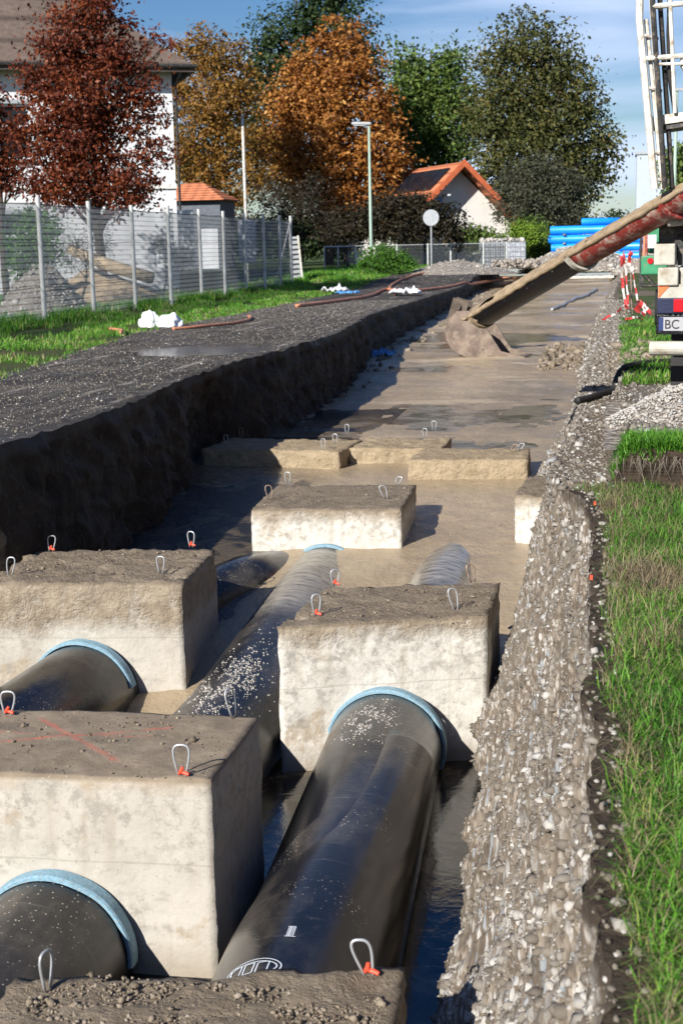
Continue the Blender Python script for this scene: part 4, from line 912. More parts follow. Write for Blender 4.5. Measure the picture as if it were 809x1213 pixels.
def tree(name, base, lobes_px, depth, leaf, n, size, label, cat='tree', seed=1, trunk_r=.22, clump=.33, per=26, twigs=0, group=None, ysq=.8, droop=0):
    base = Vector(base); lob = []
    for (px, py, r) in lobes_px:
        rx_, ry2 = (r if isinstance(r, tuple) else (r, r)); Y = depth+random.uniform(-.5, .5)*0.6
        c = aty(px, py, Y)-base; k = depth/F*1.02; lob.append((c.x, c.y, c.z, rx_*k, rx_*k*ysq, ry2*k))
        if rx_*k > .9: 
            lob.append((c.x+random.uniform(-.3, .3), c.y-rx_*k*.5, c.z-.1*ry2*k, rx_*k*.6, rx_*k*.5, ry2*k*.6))
    o = empty(name, base, label=label, cat=cat, group=group)
    V, Fq, C = foliage(lob, n, size, seed, clump, per); npmesh('crown', V, Fq, leaf, o)
    mb = MB(); cz = np.mean([l[2] for l in lob]); cx = np.mean([l[0] for l in lob]); top = max(l[2] for l in lob)
    spine = [Vector((cx*t**1.4+.12*math.sin(t*5+seed), .1*math.cos(t*4), top*t)) for t in [i/8 for i in range(9)]]
    mb.tube([Vector((0, 0, -.3))]+spine, [trunk_r*1.25]+[trunk_r*(1-.85*i/8) for i in range(9)], 10)
    rr = random.Random(seed)
    for l in lob:
        t = max(.12, min(.9, l[2]/max(top, .1)*.62)); k = t*8; i = min(7, int(k)); s = spine[i].lerp(spine[i+1], k-i); e = Vector(l[:3]); md = s.lerp(e, .5)+Vector((rr.uniform(-.2, .2), rr.uniform(-.2, .2), .12*(e-s).length))
        r0 = trunk_r*(1-.85*t)*.6; mb.tube([s, md, e], [r0, r0*.6, r0*.22], 6)
        for q in range(twigs):
            d = Vector((rr.gauss(0, 1), rr.gauss(0, 1), rr.gauss(.5, .8))).normalized(); f = e+Vector((d.x*l[3], d.y*l[4], d.z*l[5])); mb.tube([e.lerp(s, .2), e.lerp(f, .5)+Vector((0, 0, .1)), f], [r0*.3, r0*.16, .008], 4, cap=False)
    mb.build('trunk', 'bark', o, smooth=True)
    return o
tree('maple_tree', (-15.4, 42, -1.45), [(112, 10, 38), (80, 50, 48), (135, 60, 42), (60, 100, 42), (110, 110, 60), (165, 100, 30), (185, 45, 11), (198, 52, 8), (60, 150, 45), (120, 165, 62), (175, 140, 28), (185, 185, 24), (40, 190, 32), (90, 205, 44), (150, 215, 40), (172, 228, 16), (100, 235, 20), (20, 150, 16), (70, 226, 30), (130, 236, 28), (50, 232, 20)], 42, 'leaf_red', 31000, .135, 'dark red leaved tree in front of the large white house', seed=3, trunk_r=.17, clump=.20, per=18, twigs=3)
tree('maple_tree', (-19.4, 44, -1.45), [(5, 150, 22), (-20, 190, 40), (10, 205, 24), (-30, 120, 40), (22, 222, 12)], 44, 'leaf_red', 7000, .15, 'dark red leaved tree cut by the left edge of the photo', seed=4, trunk_r=.13, clump=.22, per=18, twigs=2)
tree('birch_tree', (-22.4, 80, -1.3), [(235, 60, 28), (260, 75, 36), (215, 110, 32), (250, 125, 50), (285, 110, 30), (230, 175, 46), (280, 170, 44), (250, 215, 40), (300, 210, 34), (212, 70, 10), (285, 60, 14), (275, 240, 20)], 80, 'leaf_gold', 26000, .20, 'golden and brown tree just right of the white house', seed=5, trunk_r=.24, clump=.34, per=22, twigs=3)
tree('maple_tree', (-17.7, 89, -1.3), [(400, 50, 30), (375, 80, 36), (420, 85, 38), (350, 120, 38), (400, 125, 54), (450, 130, 32), (335, 165, 34), (385, 180, 56), (445, 180, 44), (470, 195, 22), (355, 215, 40), (415, 225, 50), (462, 235, 26), (340, 190, 26), (395, 250, 30)], 89, 'leaf_orange', 40000, .27, 'bright orange leaved tree behind the street lamp', seed=6, trunk_r=.28, clump=.34, per=22, twigs=2)
tree('oak_tree', (-23, 104, -1.3), [(330, 40, 36), (375, 20, 40), (410, 35, 40), (310, 75, 32), (345, 70, 40), (435, 60, 24), (300, 100, 22), (395, -8, 26), (330, 120, 40), (300, 160, 40), (380, 110, 40)], 104, 'leaf_darkgreen', 16000, .32, 'dark green tree rising behind the orange trees', seed=7, trunk_r=.35, clump=.45, per=20, twigs=1)
tree('birch_tree', (-12, 97, -1.3), [(480, 70, 20), (500, 95, 34), (530, 80, 26), (540, 110, 28), (480, 120, 34), (515, 140, 42), (555, 140, 22), (490, 175, 38), (535, 175, 34), (520, 60, 10), (470, 150, 28)], 97, 'leaf_green', 18000, .30, 'fresh green tree between the orange tree and the big olive tree', seed=8, trunk_r=.3, clump=.46, per=20, twigs=1)
tree('beech_tree', (-4.6, 90, -1.4), [(612, 42, 32), (640, 60, 44), (590, 75, 36), (670, 85, 34), (605, 115, 54), (655, 120, 52), (690, 125, 30), (580, 140, 34), (620, 170, 60), (675, 170, 50), (712, 165, 24), (725, 185, 10), (640, 215, 62), (690, 205, 34), (708, 205, 16), (595, 200, 40), (660, 250, 40), (600, 250, 36), (698, 235, 14), (625, 280, 34)], 90, 'leaf_olive', 42000, .25, 'tallest tree, broad brown-green crown right of the small house', seed=9, trunk_r=.45, clump=.42, per=20, twigs=2)
tree('willow_bush', (-4.0, 79, -1.3), [(610, 215, 22), (640, 205, 30), (670, 215, 26), (625, 240, 34), (660, 245, 34), (640, 270, 34), (600, 250, 18), (675, 275, 16)], 79, 'leaf_willow', 15000, .17, 'grey-green willow bush below the tallest tree', 'bush', seed=10, trunk_r=.12, clump=.26, per=18, twigs=14)
tree('thicket', (-13.2, 72, -1.2), [(330, 250, 30), (365, 245, 34), (355, 275, 26), (395, 275, 24), (320, 230, 20), (300, 270, 20), (370, 225, 20)], 70, 'leaf_darkbrown', 5200, .14, 'leafless dark brown thicket behind the far end of the fence', 'bush', seed=11, trunk_r=.10, clump=.3, per=14, twigs=26)
tree('dark_bush', (-10.6, 79, -1.2), [(462, 252, 26), (508, 256, 26), (440, 266, 28), (425, 262, 22), (480, 270, 34), (530, 270, 22), (548, 284, 14), (490, 244, 16), (410, 270, 24)], 79, 'leaf_darkbrown', 15000, .2, 'dark leafy bush in front of the small house', 'bush', seed=12, trunk_r=.1, clump=.34, per=18, twigs=4)
tree('dark_bush', (-7.6, 79, -1.2), [(560, 282, 14), (575, 288, 14), (592, 288, 10)], 79, 'leaf_green', 4200, .18, 'green bush at the right foot of the small white gable', 'bush', seed=13, trunk_r=.06, clump=.25, per=16)
tree('lime_bush', (-5.6, 74, -1.2), [(615, 272, 13), (632, 276, 13), (622, 282, 15)], 74, 'leaf_lime', 3200, .13, 'bright yellow-green bush above the gabion', 'bush', seed=14, trunk_r=.04, clump=.16, per=16)
tree('hedge', (-4.6, 76.5, -1.2), [(625, 290, 18), (640, 280, 13), (648, 292, 13), (630, 270, 12)], 76.5, 'leaf_green', 5200, .17, 'green hedge left of the blue pipes', 'hedge', seed=15, trunk_r=.05, clump=.25, per=16)
tree('flowering_bush', (-9.6, 59, -1.2), [(440, 308, 14), (455, 302, 15), (475, 308, 13), (460, 314, 17), (430, 314, 8), (485, 315, 8)], 59, 'leaf_fresh', 9000, .085, 'low fresh green bush at the foot of the street lamp', 'bush', seed=16, trunk_r=.03, clump=.12, per=16)
tree('green_bush', (-14.9, 34, -1.45), [(45, 265, 20), (35, 290, 24), (55, 300, 16), (28, 312, 16), (60, 275, 12)], 34, 'leaf_fresh', 4200, .11, 'leafy green bush behind the fence near the left edge', 'bush', seed=17, trunk_r=.04, clump=.16, per=14, twigs=3)
tree('bare_bush', (-14.6, 38, -1.45), [(90, 290, 20), (110, 280, 22), (125, 295, 16), (80, 310, 16), (105, 310, 22)], 38, 'leaf_willow', 900, .06, 'bare grey twiggy bush behind the fence beside the gravel heap', 'bush', seed=18, trunk_r=.05, clump=.16, per=10, twigs=34)
tree('bare_bush', (-14.9, 46, -1.45), [(205, 300, 16), (190, 285, 14), (220, 310, 14)], 46, 'leaf_willow', 700, .07, 'bare grey bush behind the fence near its dark bay', 'bush', seed=19, trunk_r=.04, clump=.16, per=10, twigs=22)
tree('far_tree', (8, 130, -1.5), [(795, 195, 12), (808, 185, 16), (800, 215, 18), (820, 210, 24)], 130, 'leaf_green', 3000, .4, 'distant green tree glimpsed through the truck ladder frame', seed=20, trunk_r=.3, clump=.5, per=14)
tree('far_tree', (.6, 120, -1.5), [(728, 262, 10), (716, 268, 8), (742, 268, 9), (690, 262, 8)], 120, 'leaf_darkgreen', 2200, .3, 'small distant dark tree just above the chute', seed=21, trunk_r=.15, clump=.35, per=14)
tree('hedge', (-16, 96, -1.1), [(x, 282+4*math.sin(x), (26, 24)) for x in range(270, 470, 22)], 98, 'leaf_darkgreen', 15000, .3, 'long dark hedge far behind the gate and the street lamp', 'hedge', seed=31, trunk_r=.1, clump=.5, per=20)
tree('hedge', (-34, 88, -1.1), [(x, 285+4*math.sin(x), (34, 26)) for x in range(-40, 260, 34)], 90, 'leaf_darkgreen', 12000, .3, 'long dark hedge seen through the tall fence behind the yard', 'hedge', seed=32, trunk_r=.1, clump=.5, per=20)
tl = []
for i in range(26):
    a = -78+i*6.2; tl.append(a)
for i, a in enumerate(tl[:13]):
    x = -30-i*9; y = 95+(i % 3)*8; r = random.uniform(2.6, 4.2)
    o = empty('field_tree', (x, y, -1.3), label='green tree in the row far to the left, outside the houses', cat='tree', group='row of trees beyond the left field')
    V, Fq, C = foliage([(0, 0, 5, r, r, 3.4), (r*.4, 0, 7.5, r*.6, r*.6, 2.4), (-r*.5, 0, 3.6, r*.7, r*.7, 2)], 1500, .6, 50+i, .7, 12); npmesh('crown', V, Fq, 'leaf_darkgreen', o); MB().tube([(0, 0, -.2), (0, 0, 6)], [.3, .1], 8).build('trunk', 'bark', o)
# ================================================================== TRUCK (concrete mixer, rear towards us)
TY = R(-7)
tr = empty('mixer_truck', (.33, 12.0, -1.27), TY, label='dirty concrete mixer truck parked on the right bank, its chute reaching over the trench', cat='truck')
def T(p): # cam coords -> truck local
    q = Vector(p)-Vector((.33, 12.0, -1.27)); return Vector((q.x*math.cos(TY)+q.y*math.sin(TY), -q.x*math.sin(TY)+q.y*math.cos(TY), q.z))
def tp(px, py, Y=12.0): return T(aty(px, py, Y))
# local frame: x right 0..2.5, y forward, z up from the ground
MB().box((.75, 4.2, .95), (.16, 7.6, .28)).box((1.7, 4.2, .95), (.16, 7.6, .28)).box((1.22, .25, .98), (.95, .12, .22)).build('chassis_rail', 'darkmetal', tr, bevel=.01)
def wheel(x, y, dual=True):
    w = MB().lathe([(.30, 0), (.50, .02), (.53, .07), (.53, .23), (.50, .28), (.30, .30)], (0, 0, 0), 32, 'x').build('wheel', 'rubber', tr, loc=(x, y, .54), smooth=True)
    MB().lathe([(0, .10), (.10, .06), (.13, .12), (.28, .14), (.30, .04), (.31, .26), (.1, .26), (0, .26)], (0, 0, 0), 24, 'x').build('rim', 'galv', w, smooth=True)
for y in (1.05, 2.4, 6.9):
    for x in (.06, 2.14): wheel(x, y)
    if y < 6:
        for x in (.40, 1.80): wheel(x, y)
# drum
dr = MB().lathe([(.50, 0), (.62, .25), (1.02, 1.3), (1.13, 2.1), (1.13, 3.0), (.85, 4.3), (.55, 4.7), (0, 4.7)], (0, 0, 0), 48, 'y').build('mixing_drum', 'greybox', tr, loc=(1.42, .95, 2.9), smooth=True); dr.rotation_euler = (R(-9), 0, 0)
sp = MB()
for s in (0, math.pi):
    pts = []
    for i in range(60):
        u = i/59; h = .25+3.6*u; r = np.interp(h, [0, .25, 1.3, 2.1, 3.0, 4.3], [.5, .62, 1.02, 1.13, 1.13, .85])+.012; a = s+u*5; pts.append((r*math.cos(a), h, r*math.sin(a)))
    sp.ribbon(pts, .14, (0, 1, 0))
sp.build('stripe', 'chute_red', dr, solid=.01)
MB().box((1.22, 6.9, 1.85), (2.4, 1.9, 2.4)).build('cab', 'orange_trim', tr, bevel=.12)
MB().box((1.22, 7.86, 2.3), (2.1, .04, .8)).build('windscreen', 'glass_dark', tr)
MB().box((1.22, 5.6, 1.25), (2.3, .5, .8)).build('water_tank', 'white_paint', tr, bevel=.06)
# rear hopper and chute bearer
MB().lathe([(.16, 0), (.20, .25), (.52, .75), (.62, .78), (.50, .72), (.17, .25)], (1.35, .15, 2.05), 28, 'z').build('hopper', 'white_paint', tr, smooth=True)
MB().tube([tp(790, 262), tp(840, 258), tp(900, 262)], .045, 10).build('chute_arm', 'greybox', tr)
MB().lathe([(0, 0), (.14, 0), (.15, .03), (.15, .34), (0, .34)], (.25, .18, 1.22), 20, 'y').build('air_tank', 'darkmetal', tr, smooth=True)
MB().box(tp(826, 281, 12.35), (.62, .18, .30)).build('rear_crossmember', 'darkmetal', tr, bevel=.01)
# light coloured boxes one above another
mb = MB(); a = tp(774, 289); b = tp(799, 314); mb.box(((a.x+b.x)/2, .12, (a.z+b.z)/2), (abs(b.x-a.x), .22, abs(a.z-b.z)), 0).build('rear_box', 'greybox', tr, bevel=.012)
mb = MB(); a = tp(800, 289); b = tp(830, 314); mb.box(((a.x+b.x)/2, .22, (a.z+b.z)/2), (abs(b.x-a.x)-.01, .12, abs(a.z-b.z)), 0).build('bracket', 'darkmetal', tr)
mb = MB(); a = tp(779, 317); b = tp(803, 338); mb.box(((a.x+b.x)/2, .10, (a.z+b.z)/2), (abs(b.x-a.x), .25, abs(a.z-b.z))).build('light_box', 'greybox', tr, bevel=.01)
mb = MB(); a = tp(804, 317); b = tp(840, 338); mb.box(((a.x+b.x)/2, .14, (a.z+b.z)/2), (abs(b.x-a.x), .2, abs(a.z-b.z))).build('light_box', 'greybox', tr, bevel=.01)
# warning board: orange and grey, diagonal split
a = tp(779, 337); b = tp(840, 353); x0, x1, z1, z0 = a.x, b.x, a.z, b.z
wb = MB().box(((x0+x1)/2, .02, (z0+z1)/2), (x1-x0, .03, z1-z0)).build('warning_board', 'greybox', tr, bevel=.004)
MB().add([(x0+.003, -.001, z0+.003), (x0+.10, -.001, z1-.003), (x0+.003, -.001, z1-.003)], [(0, 1, 2)]).build('reflective_stripe', 'orange_reflector', wb)
MB().add([(x0+.22, -.001, z0+.003), (x0+.34, -.001, z1-.003), (x1-.01, -.001, z1-.003), (x1-.10, -.001, z0+.003)], [(0, 1, 2, 3)]).build('reflective_stripe', 'orange_reflector', wb)
a = tp(778, 353); b = tp(840, 371); lm = MB().box(((a.x+b.x)/2, .02, (a.z+b.z)/2), (b.x-a.x, .08, a.z-b.z)).build('tail_lamp', 'lens_dark', tr, bevel=.012)
a = tp(798, 353); b = tp(822, 370); MB().box(((a.x+b.x)/2, -.024, (a.z+b.z)/2), (b.x-a.x, .02, (a.z-b.z)*.9)).build('red_lens', 'lens_red', lm, bevel=.008)
# number plate
a = tp(777, 373); b = tp(777, 396); pw = .56; ph = a.z-b.z; cx_ = a.x+pw/2; cz_ = (a.z+b.z)/2
pl = MB().box((cx_, .0, cz_), (pw, .03, ph)).build('number_plate', 'blackplastic', tr, bevel=.004)
MB().box((cx_+.005, -.018, cz_+.006), (pw-.045, .004, ph*.70)).build('plate_face', 'platewhite', pl)
MB().box((cx_-pw/2+.040, -.0215, cz_+.006), (.036, .002, ph*.68)).build('country_strip', 'plateblue', pl)
def text(s, x, z, h, mat, parent, name='lettering'):
    cu = D0.curves.new(name, 'FONT'); cu.body = s; cu.size = h; cu.extrude = .0008; cu.materials.append(M[mat])
    o = D0.objects.new(name, cu); COL.objects.link(o); o.parent = parent; o.location = (x, -.0235, z); o.rotation_euler = (R(90), 0, 0); o.scale = (.92, 1, 1)
    me = D0.meshes.new_from_object(o); q = D0.objects.new(name, me); COL.objects.link(q); q.parent = parent; q.location = o.location; q.rotation_euler = o.rotation_euler; q.scale = o.scale; D0.objects.remove(o); return q
hh = ph*.66
text('BC', cx_-pw/2+.066, cz_+.006-hh*.36, hh, 'ink', pl); text('W', cx_-pw/2+.285, cz_+.006-hh*.36, hh, 'ink', pl)
MB().lathe([(0, 0), (.017, 0), (.017, .003), (0, .003)], (cx_-pw/2+.25, -.0245, cz_+.028), 16, 'y').lathe([(0, 0), (.014, 0), (.014, .003), (0, .003)], (cx_-pw/2+.25, -.0245, cz_-.012), 16, 'y').build('seal_badge', 'seal', pl)
# underrun tube and mud flap
a = tp(770, 412); MB().tube([(a.x-.0, -.06, a.z), (a.x+2.5, -.06, a.z)], .058, 16).build('underrun_bar', 'greybox', tr)
MB().tube([(a.x+.32, -.06, a.z-.03), (a.x+.36, -.04, a.z-.17), (a.x+.9, -.04, a.z-.17)], .025, 8).build('lower_bar', 'greybox', tr)
for x in (.35, 2.1): MB().box((x+.05, .36, .40), (.62, .02, .66)).build('mud_flap', 'rubber', tr)
MB().box((.30, .28, .62), (.5, .30, .16)).build('bumper_mount', 'darkmetal', tr)
# ladder and inspection platform
ld = MB()
A1, B1 = tp(757, 22), tp(775, 224)
MB().tube([A1+Vector((0, 0, .25)), A1, B1], .030, 8).tube([tp(761, 22, 12.0)+Vector((.02, .05, 0)), tp(781, 224, 12.0)+Vector((.02, .05, 0))], .018, 8).build('ladder_rail', 'white_paint', tr)
MB().tube([tp(770, -40), tp(773, 12), tp(787, 222)], .022, 8).tube([tp(776, -40)+Vector((.01, .1, 0)), tp(779, 12)+Vector((.01, .1, 0)), tp(793, 222)+Vector((.01, .1, 0))], .02, 8).build('ladder_rail', 'darkmetal', tr)
MB().tube([tp(766, -40)+Vector((.01, .03, 0)), tp(769, 12)+Vector((.01, .03, 0)), tp(783, 222)+Vector((.01, .03, 0))], .013, 8).build('ladder_rail', 'white_paint', tr)
for y in (42, 104, 180, 212): MB().tube([tp(759+y*.08, y), tp(775+y*.07, y+3)+Vector((0, .06, 0))], .015, 6).build('rung', 'white_paint', tr)
for (x0_, y0_), (x1_, y1_), r in (((760, 70), (880, 60), .020), ((772, 8), (880, -4), .022), ((776, 76), (880, 74), .012)): MB().tube([tp(x0_, y0_), tp(x1_, y1_)], r, 8).build('guard_rail', 'white_paint', tr)
a, b = tp(764, 144), tp(900, 126); c = (a+b)/2+Vector((0, .25, 0)); MB().box(c, ((b-a).length, .5, .075), 0, -math.atan2(b.z-a.z, b.x-a.x)).build('platform', 'white_paint', tr, bevel=.006)
MB().box((a+b)/2+Vector((.02, .2, -.05)), ((b-a).length*.9, .36, .05), 0, -math.atan2(b.z-a.z, b.x-a.x)).build('platform_frame', 'darkmetal', tr)
MB().tube([tp(792, -40), tp(794, 20), tp(799, 134)], .016, 8).build('guard_rail', 'white_paint', tr)
MB().tube([tp(793, -20)+Vector((0, .04, 0)), tp(791, 40)+Vector((0, .05, 0)), tp(792, 90)+Vector((0, .06, 0)), tp(799, 135)+Vector((0, .06, 0))], .020, 8).build('hose', 'rubber', tr, smooth=True)
MB().lathe([(0, 0), (.10, 0), (.11, .03), (.11, .35), (0, .36)], tp(821, 72)+Vector((0, 0, 0)), 18, 'y').build('work_lamp', 'white_paint', tr)
# chute: two half-pipe sections, mortar caked in the trough
c0 = aty(800, 228, 11.9); c1 = aty(684, 295, 12.75); c2 = aty(566, 367, 13.6)
c0 = c0+(c0-c1).normalized()*.75
def trough(name, a, b, r, mat, parent, th=.012, roll=R(-26), lip=True):
    d = (b-a).normalized(); sd = Vector((0, 0, 1)).cross(d).normalized(); up = d.cross(sd)
    if up.z < 0: up = -up
    V = []; N = 26; K = 18
    for i in range(K+1):
        c = a.lerp(b, i/K)
        for j in range(N+1):
            an = math.pi+math.pi*j/N; q = sd*math.cos(an+roll)+up*math.sin(an+roll); V.append(T(c+q*r))
    fs = [(i*(N+1)+j, i*(N+1)+j+1, (i+1)*(N+1)+j+1, (i+1)*(N+1)+j) for i in range(K) for j in range(N)]
    o = MB().add(V, fs).build(name, mat, parent, smooth=True, solid=th); return o, sd, up, d
RR = .175
s1, sd, up, d = trough('chute_section', c0, c1, RR, 'chute_red', tr)
s2, sd2, up2, d2 = trough('chute_section', c1-d*.03, c2, RR*1.0, 'blackplastic', tr, .016)
toc = Vector((0, -1, 0))
def rimline(a, b, r, roll, sd, up): # the two rims
    out = []
    for an in (math.pi, 2*math.pi): q = sd*math.cos(an+roll)+up*math.sin(an+roll); out.append((a+q*r, b+q*r))
    return out
def cake(a, b, r, name, parent, top=.045):
    """mortar lying in the trough, heaped over both rims"""
    K = 60; N = 14; V = []; dd = (b-a).normalized(); s = Vector((0, 0, 1)).cross(dd).normalized(); u = dd.cross(s); u = -u if u.z < 0 else u; roll = R(-26)
    for i in range(K+1):
        c = a.lerp(b, i/K)
        for j in range(N+1):
            w = j/N*2-1
            an = roll; ex = s*math.cos(an)+u*math.sin(an); ey = -s*math.sin(an)+u*math.cos(an)
            hgt = top-.045*(1-w*w)**1.0+.012*fb(i*.25, w*2, 3, 3); V.append(T(c+ex*(w*(r+.012))+ey*(hgt+.0)))
        for w in (1, -1):
            ex = s*math.cos(roll)+u*math.sin(roll); ey = -s*math.sin(roll)+u*math.cos(roll)
    fs = [(i*(N+1)+j, i*(N+1)+j+1, (i+1)*(N+1)+j+1, (i+1)*(N+1)+j) for i in range(K) for j in range(N)]
    return MB().add(V, fs).build(name, 'mortar', parent, smooth=True, solid=.02)
cake(c0, c1, RR, 'mortar_coating', s1, .02); cake(c1, c2+d2*.07, RR*1.0, 'mortar_coating', s2, .02)
for o_, (a, b, r, s_, u_) in ((s1, (c0, c1, RR, sd, up)), (s2, (c1, c2, RR*1.0, sd2, up2))):
    for p, q in rimline(a, b, r+.004, R(-26), s_, u_):
        k = 24; pts = [T(p.lerp(q, i/k)+Vector((0, 0, .012*fb(i*.6, p.x, 2, 2)+.008))) for i in range(k+1)]
        MB().tube(pts, [.024+.008*fb(i*.7, 3, 1, 2) for i in range(k+1)], 8).build('caked_rim', 'mortar', o_, smooth=True)
# flanges
def flange(c, dirv, r, w, mat, parent, th=.018):
    s = Vector((0, 0, 1)).cross(dirv).normalized(); u = dirv.cross(s); u = -u if u.z < 0 else u; pts = []
    for j in range(25):
        an = math.pi+math.pi*j/24+R(-26); pts.append(c+(s*math.cos(an)+u*math.sin(an))*r)
    mb = MB(); V = []
    for p in pts:
        n = (p-c).normalized()
        for a_, b_ in ((0, 0), (th, 0), (th, w), (0, w)): V.append(T(p+n*a_+dirv*b_))
    fs = [(i*4+k, i*4+(k+1) % 4, (i+1)*4+(k+1) % 4, (i+1)*4+k) for i in range(24) for k in range(4)]+[(0, 1, 2, 3), (99, 98, 97, 96)]
    return mb.add(V, fs).build('flange', mat, parent)
flange(c1-d*.05, d, RR*1.06, .05, 'greybox', s2, .022); flange(aty(797, 230, 11.92)-d*.02, d, RR+.008, .03, 'chute_red', s1, .03); flange(c2-d2*.05, d2, RR*1.04, .04, 'mortar', s2, .012)
# mortar plug hanging at the outlet
mb = MB(); K = 18; V = [T(c2+d2*.07)]
for j in range(K): an = 2*math.pi*j/K; q = (sd2*math.cos(R(-26))+up2*math.sin(R(-26)))*math.cos(an)+(up2*math.cos(R(-26))-sd2*math.sin(R(-26)))*math.sin(an)*(.22 if math.sin(an) > 0 else 1); V.append(T(c2+d2*(.07+.13*q.y-.02)+q*RR*(1.07+.10*fb(j, 2, 3, 2))))
V2 = [T(Vector((0, 0, 0))+c2-d2*.14+((sd2*math.cos(R(-26))+up2*math.sin(R(-26)))*math.cos(2*math.pi*j/K)+(up2*math.cos(R(-26))-sd2*math.sin(R(-26)))*math.sin(2*math.pi*j/K)*(.22 if j < K/2 else 1))*RR*1.0) for j in range(K)]
mb.add(V+V2, [(0, j+1, (j+1) % K+1) for j in range(K)]+[(j+1, K+1+j, K+1+(j+1) % K, (j+1) % K+1) for j in range(K)]).build('mortar_plug', 'mortar', s2, smooth=False, bevel=.01)
# ================================================================== EXCAVATOR BUCKET on the slurry
B = aty(578, 418, 31.2); by = 31.2
bk = empty('excavator_bucket', (B.x, by, slz(B.x, by)-.05), R(-8), label='rusty mud-caked excavator bucket lying on the slurry under the chute outlet', cat='excavator bucket')
# side profile (local x = right, z = up), depth along y
arc = [(.78*math.cos(R(a))*-1, .62+.62*math.sin(R(-a))*1.0) for a in range(-40, 91, 8)]
prof = [(-.55, 1.02), (-.74, .86), (-.82, .62), (-.80, .40), (-.70, .22), (-.52, .09), (-.28, .02), (.0, .0), (.85, .02), (.85, .05), (.40, .16), (.28, .34), (.10, .62), (-.12, .90), (-.30, 1.02)]
for yy, nm in ((-.50, 'side_plate'), (.50, 'side_plate')):
    V = [(x, yy-.02, z) for x, z in prof]+[(x, yy+.02, z) for x, z in prof]; n_ = len(prof)
    MB().add(V, [tuple(range(n_))[::-1], tuple(range(n_, 2*n_))]+[(i, (i+1) % n_, n_+(i+1) % n_, n_+i) for i in range(n_)]).build(nm, 'bucketsteel', bk)
V = [(x, y, z) for y in (-.5, .5) for x, z in prof[:9]]; MB().add(V, [(i, i+1, 10+i-0, 9+i) for i in range(8)]).build('shell', 'bucketdark', bk, solid=.03)
MB().box((.84, 0, .03), (.14, 1.06, .04)).build('cutting_edge', 'bucketsteel', bk)
MB().box((-.62, -.16, 1.02), (.36, .06, .46), 0, .3).box((-.62, .16, 1.02), (.36, .06, .46), 0, .3).tube([(-.62, -.25, 1.1), (-.62, .25, 1.1)], .07, 10).build('coupling_ear', 'bucketdark', bk)
MB().box((-.15, 0, 1.12), (.95, .22, .12), 0, -.55).build('coupling_arm', 'bucketdark', bk, bevel=.03)
# ================================================================== GREEN MACHINE behind the truck
gm = empty('site_generator', (.74, 25, -1.45), R(-4), label='green site machine with a red lamp standing behind the truck', cat='machine')
def gp(px, py, Y=25.0): q = aty(px, py, Y)-Vector((.74, 25, -1.45)); return q
a, b = gp(759, 303), gp(790, 325); MB().box(((a.x+b.x)/2, .3, (a.z+b.z)/2), (b.x-a.x, .7, a.z-b.z)).build('body', 'machine_green', gm, bevel=.02)
a, b = gp(766, 268), gp(790, 300); MB().box(((a.x+b.x)/2, .5, (a.z+b.z)/2), (b.x-a.x, .5, a.z-b.z)).build('hood', 'machine_green', gm, bevel=.03)
a, b = gp(757, 303), gp(762, 342); MB().box(((a.x+b.x)/2, .05, (a.z+b.z)/2), (b.x-a.x, .1, a.z-b.z)).box(((a.x+b.x)/2+.5, .05, (a.z+b.z)/2), (b.x-a.x, .1, a.z-b.z)).build('leg', 'darkmetal', gm)
MB().tube([gp(760, 322), gp(774, 338)], .03, 6).tube([gp(759, 338), gp(785, 338)], .03, 6).build('brace', 'darkmetal', gm)
MB().lathe([(0, -.05), (.05, -.05), (.055, 0), (0, 0)], gp(770, 309)+Vector((0, -.02, 0)), 14, 'y').build('red_lamp', 'lens_red', gm)
MB().box(gp(772, 286), (.14, .1, .22)).build('panel', 'sheetwhite', gm)
for k, c_ in ((762, 'orange_hose'), (765, 'chute_red'), (758, 'darkmetal')): MB().tube([gp(k, 268), gp(k+1, 285), gp(k, 303)], .025, 6).build('hose', c_, gm)
MB().lathe([(.12, 0), (.3, .01), (.33, .05), (.33, .17), (.3, .21), (.12, .22)], (-.1, .3, .33), 24, 'x').build('wheel', 'rubber', gm)
# ================================================================== STRIPED TAPE, ROD AND CABLE ON THE BANK
tpz = empty('barrier_tape', (.25, 19, -1.4), label='tangled red and white barrier tape hanging from thin rods on the right bank', cat='barrier tape')
def tape(pts, w=.025, nm='tape_strand'):
    P_ = []
    for a, b in zip(pts, pts[1:]):
        for i in range(10): P_.append(Vector(a).lerp(Vector(b), i/10))
    P_.append(Vector(pts[-1])); V = []; me_uv = []; L0 = 0
    for i, p in enumerate(P_):
        if i: L0 += (P_[i]-P_[i-1]).length
        t_ = (P_[min(i+1, len(P_)-1)]-P_[max(i-1, 0)]).normalized(); sd_ = t_.cross(Vector((math.sin(i*.35), -1, .3*math.cos(i*.3)))).normalized()
        o_ = Vector((.012*fb(i*.3, 1, pts[0][0], 2), .02*fb(i*.3, 5, 1, 2), .02*fb(i*.3, 9, 1, 2)))
        V += [p+o_-sd_*w/2, p+o_+sd_*w/2]; me_uv += [L0, L0]
    mb = MB().add(V, [(2*i, 2*i+1, 2*i+3, 2*i+2) for i in range(len(P_)-1)]); o = mb.build(nm, 'tape', tpz)
    uv = o.data.uv_layers.new(name='UVMap')
    for lpi in o.data.loops: uv.data[lpi.index].uv = (me_uv[lpi.vertex_index]/.28, 0)
    return o
def q_(px, py, Y): return aty(px, py, Y)-Vector((.25, 19, -1.4))
tape([q_(738, 300, 19), q_(741, 325, 19), q_(744, 362, 18.8)]); tape([q_(735, 303, 19), q_(737, 340, 19), q_(742, 366, 18.9)], .04)
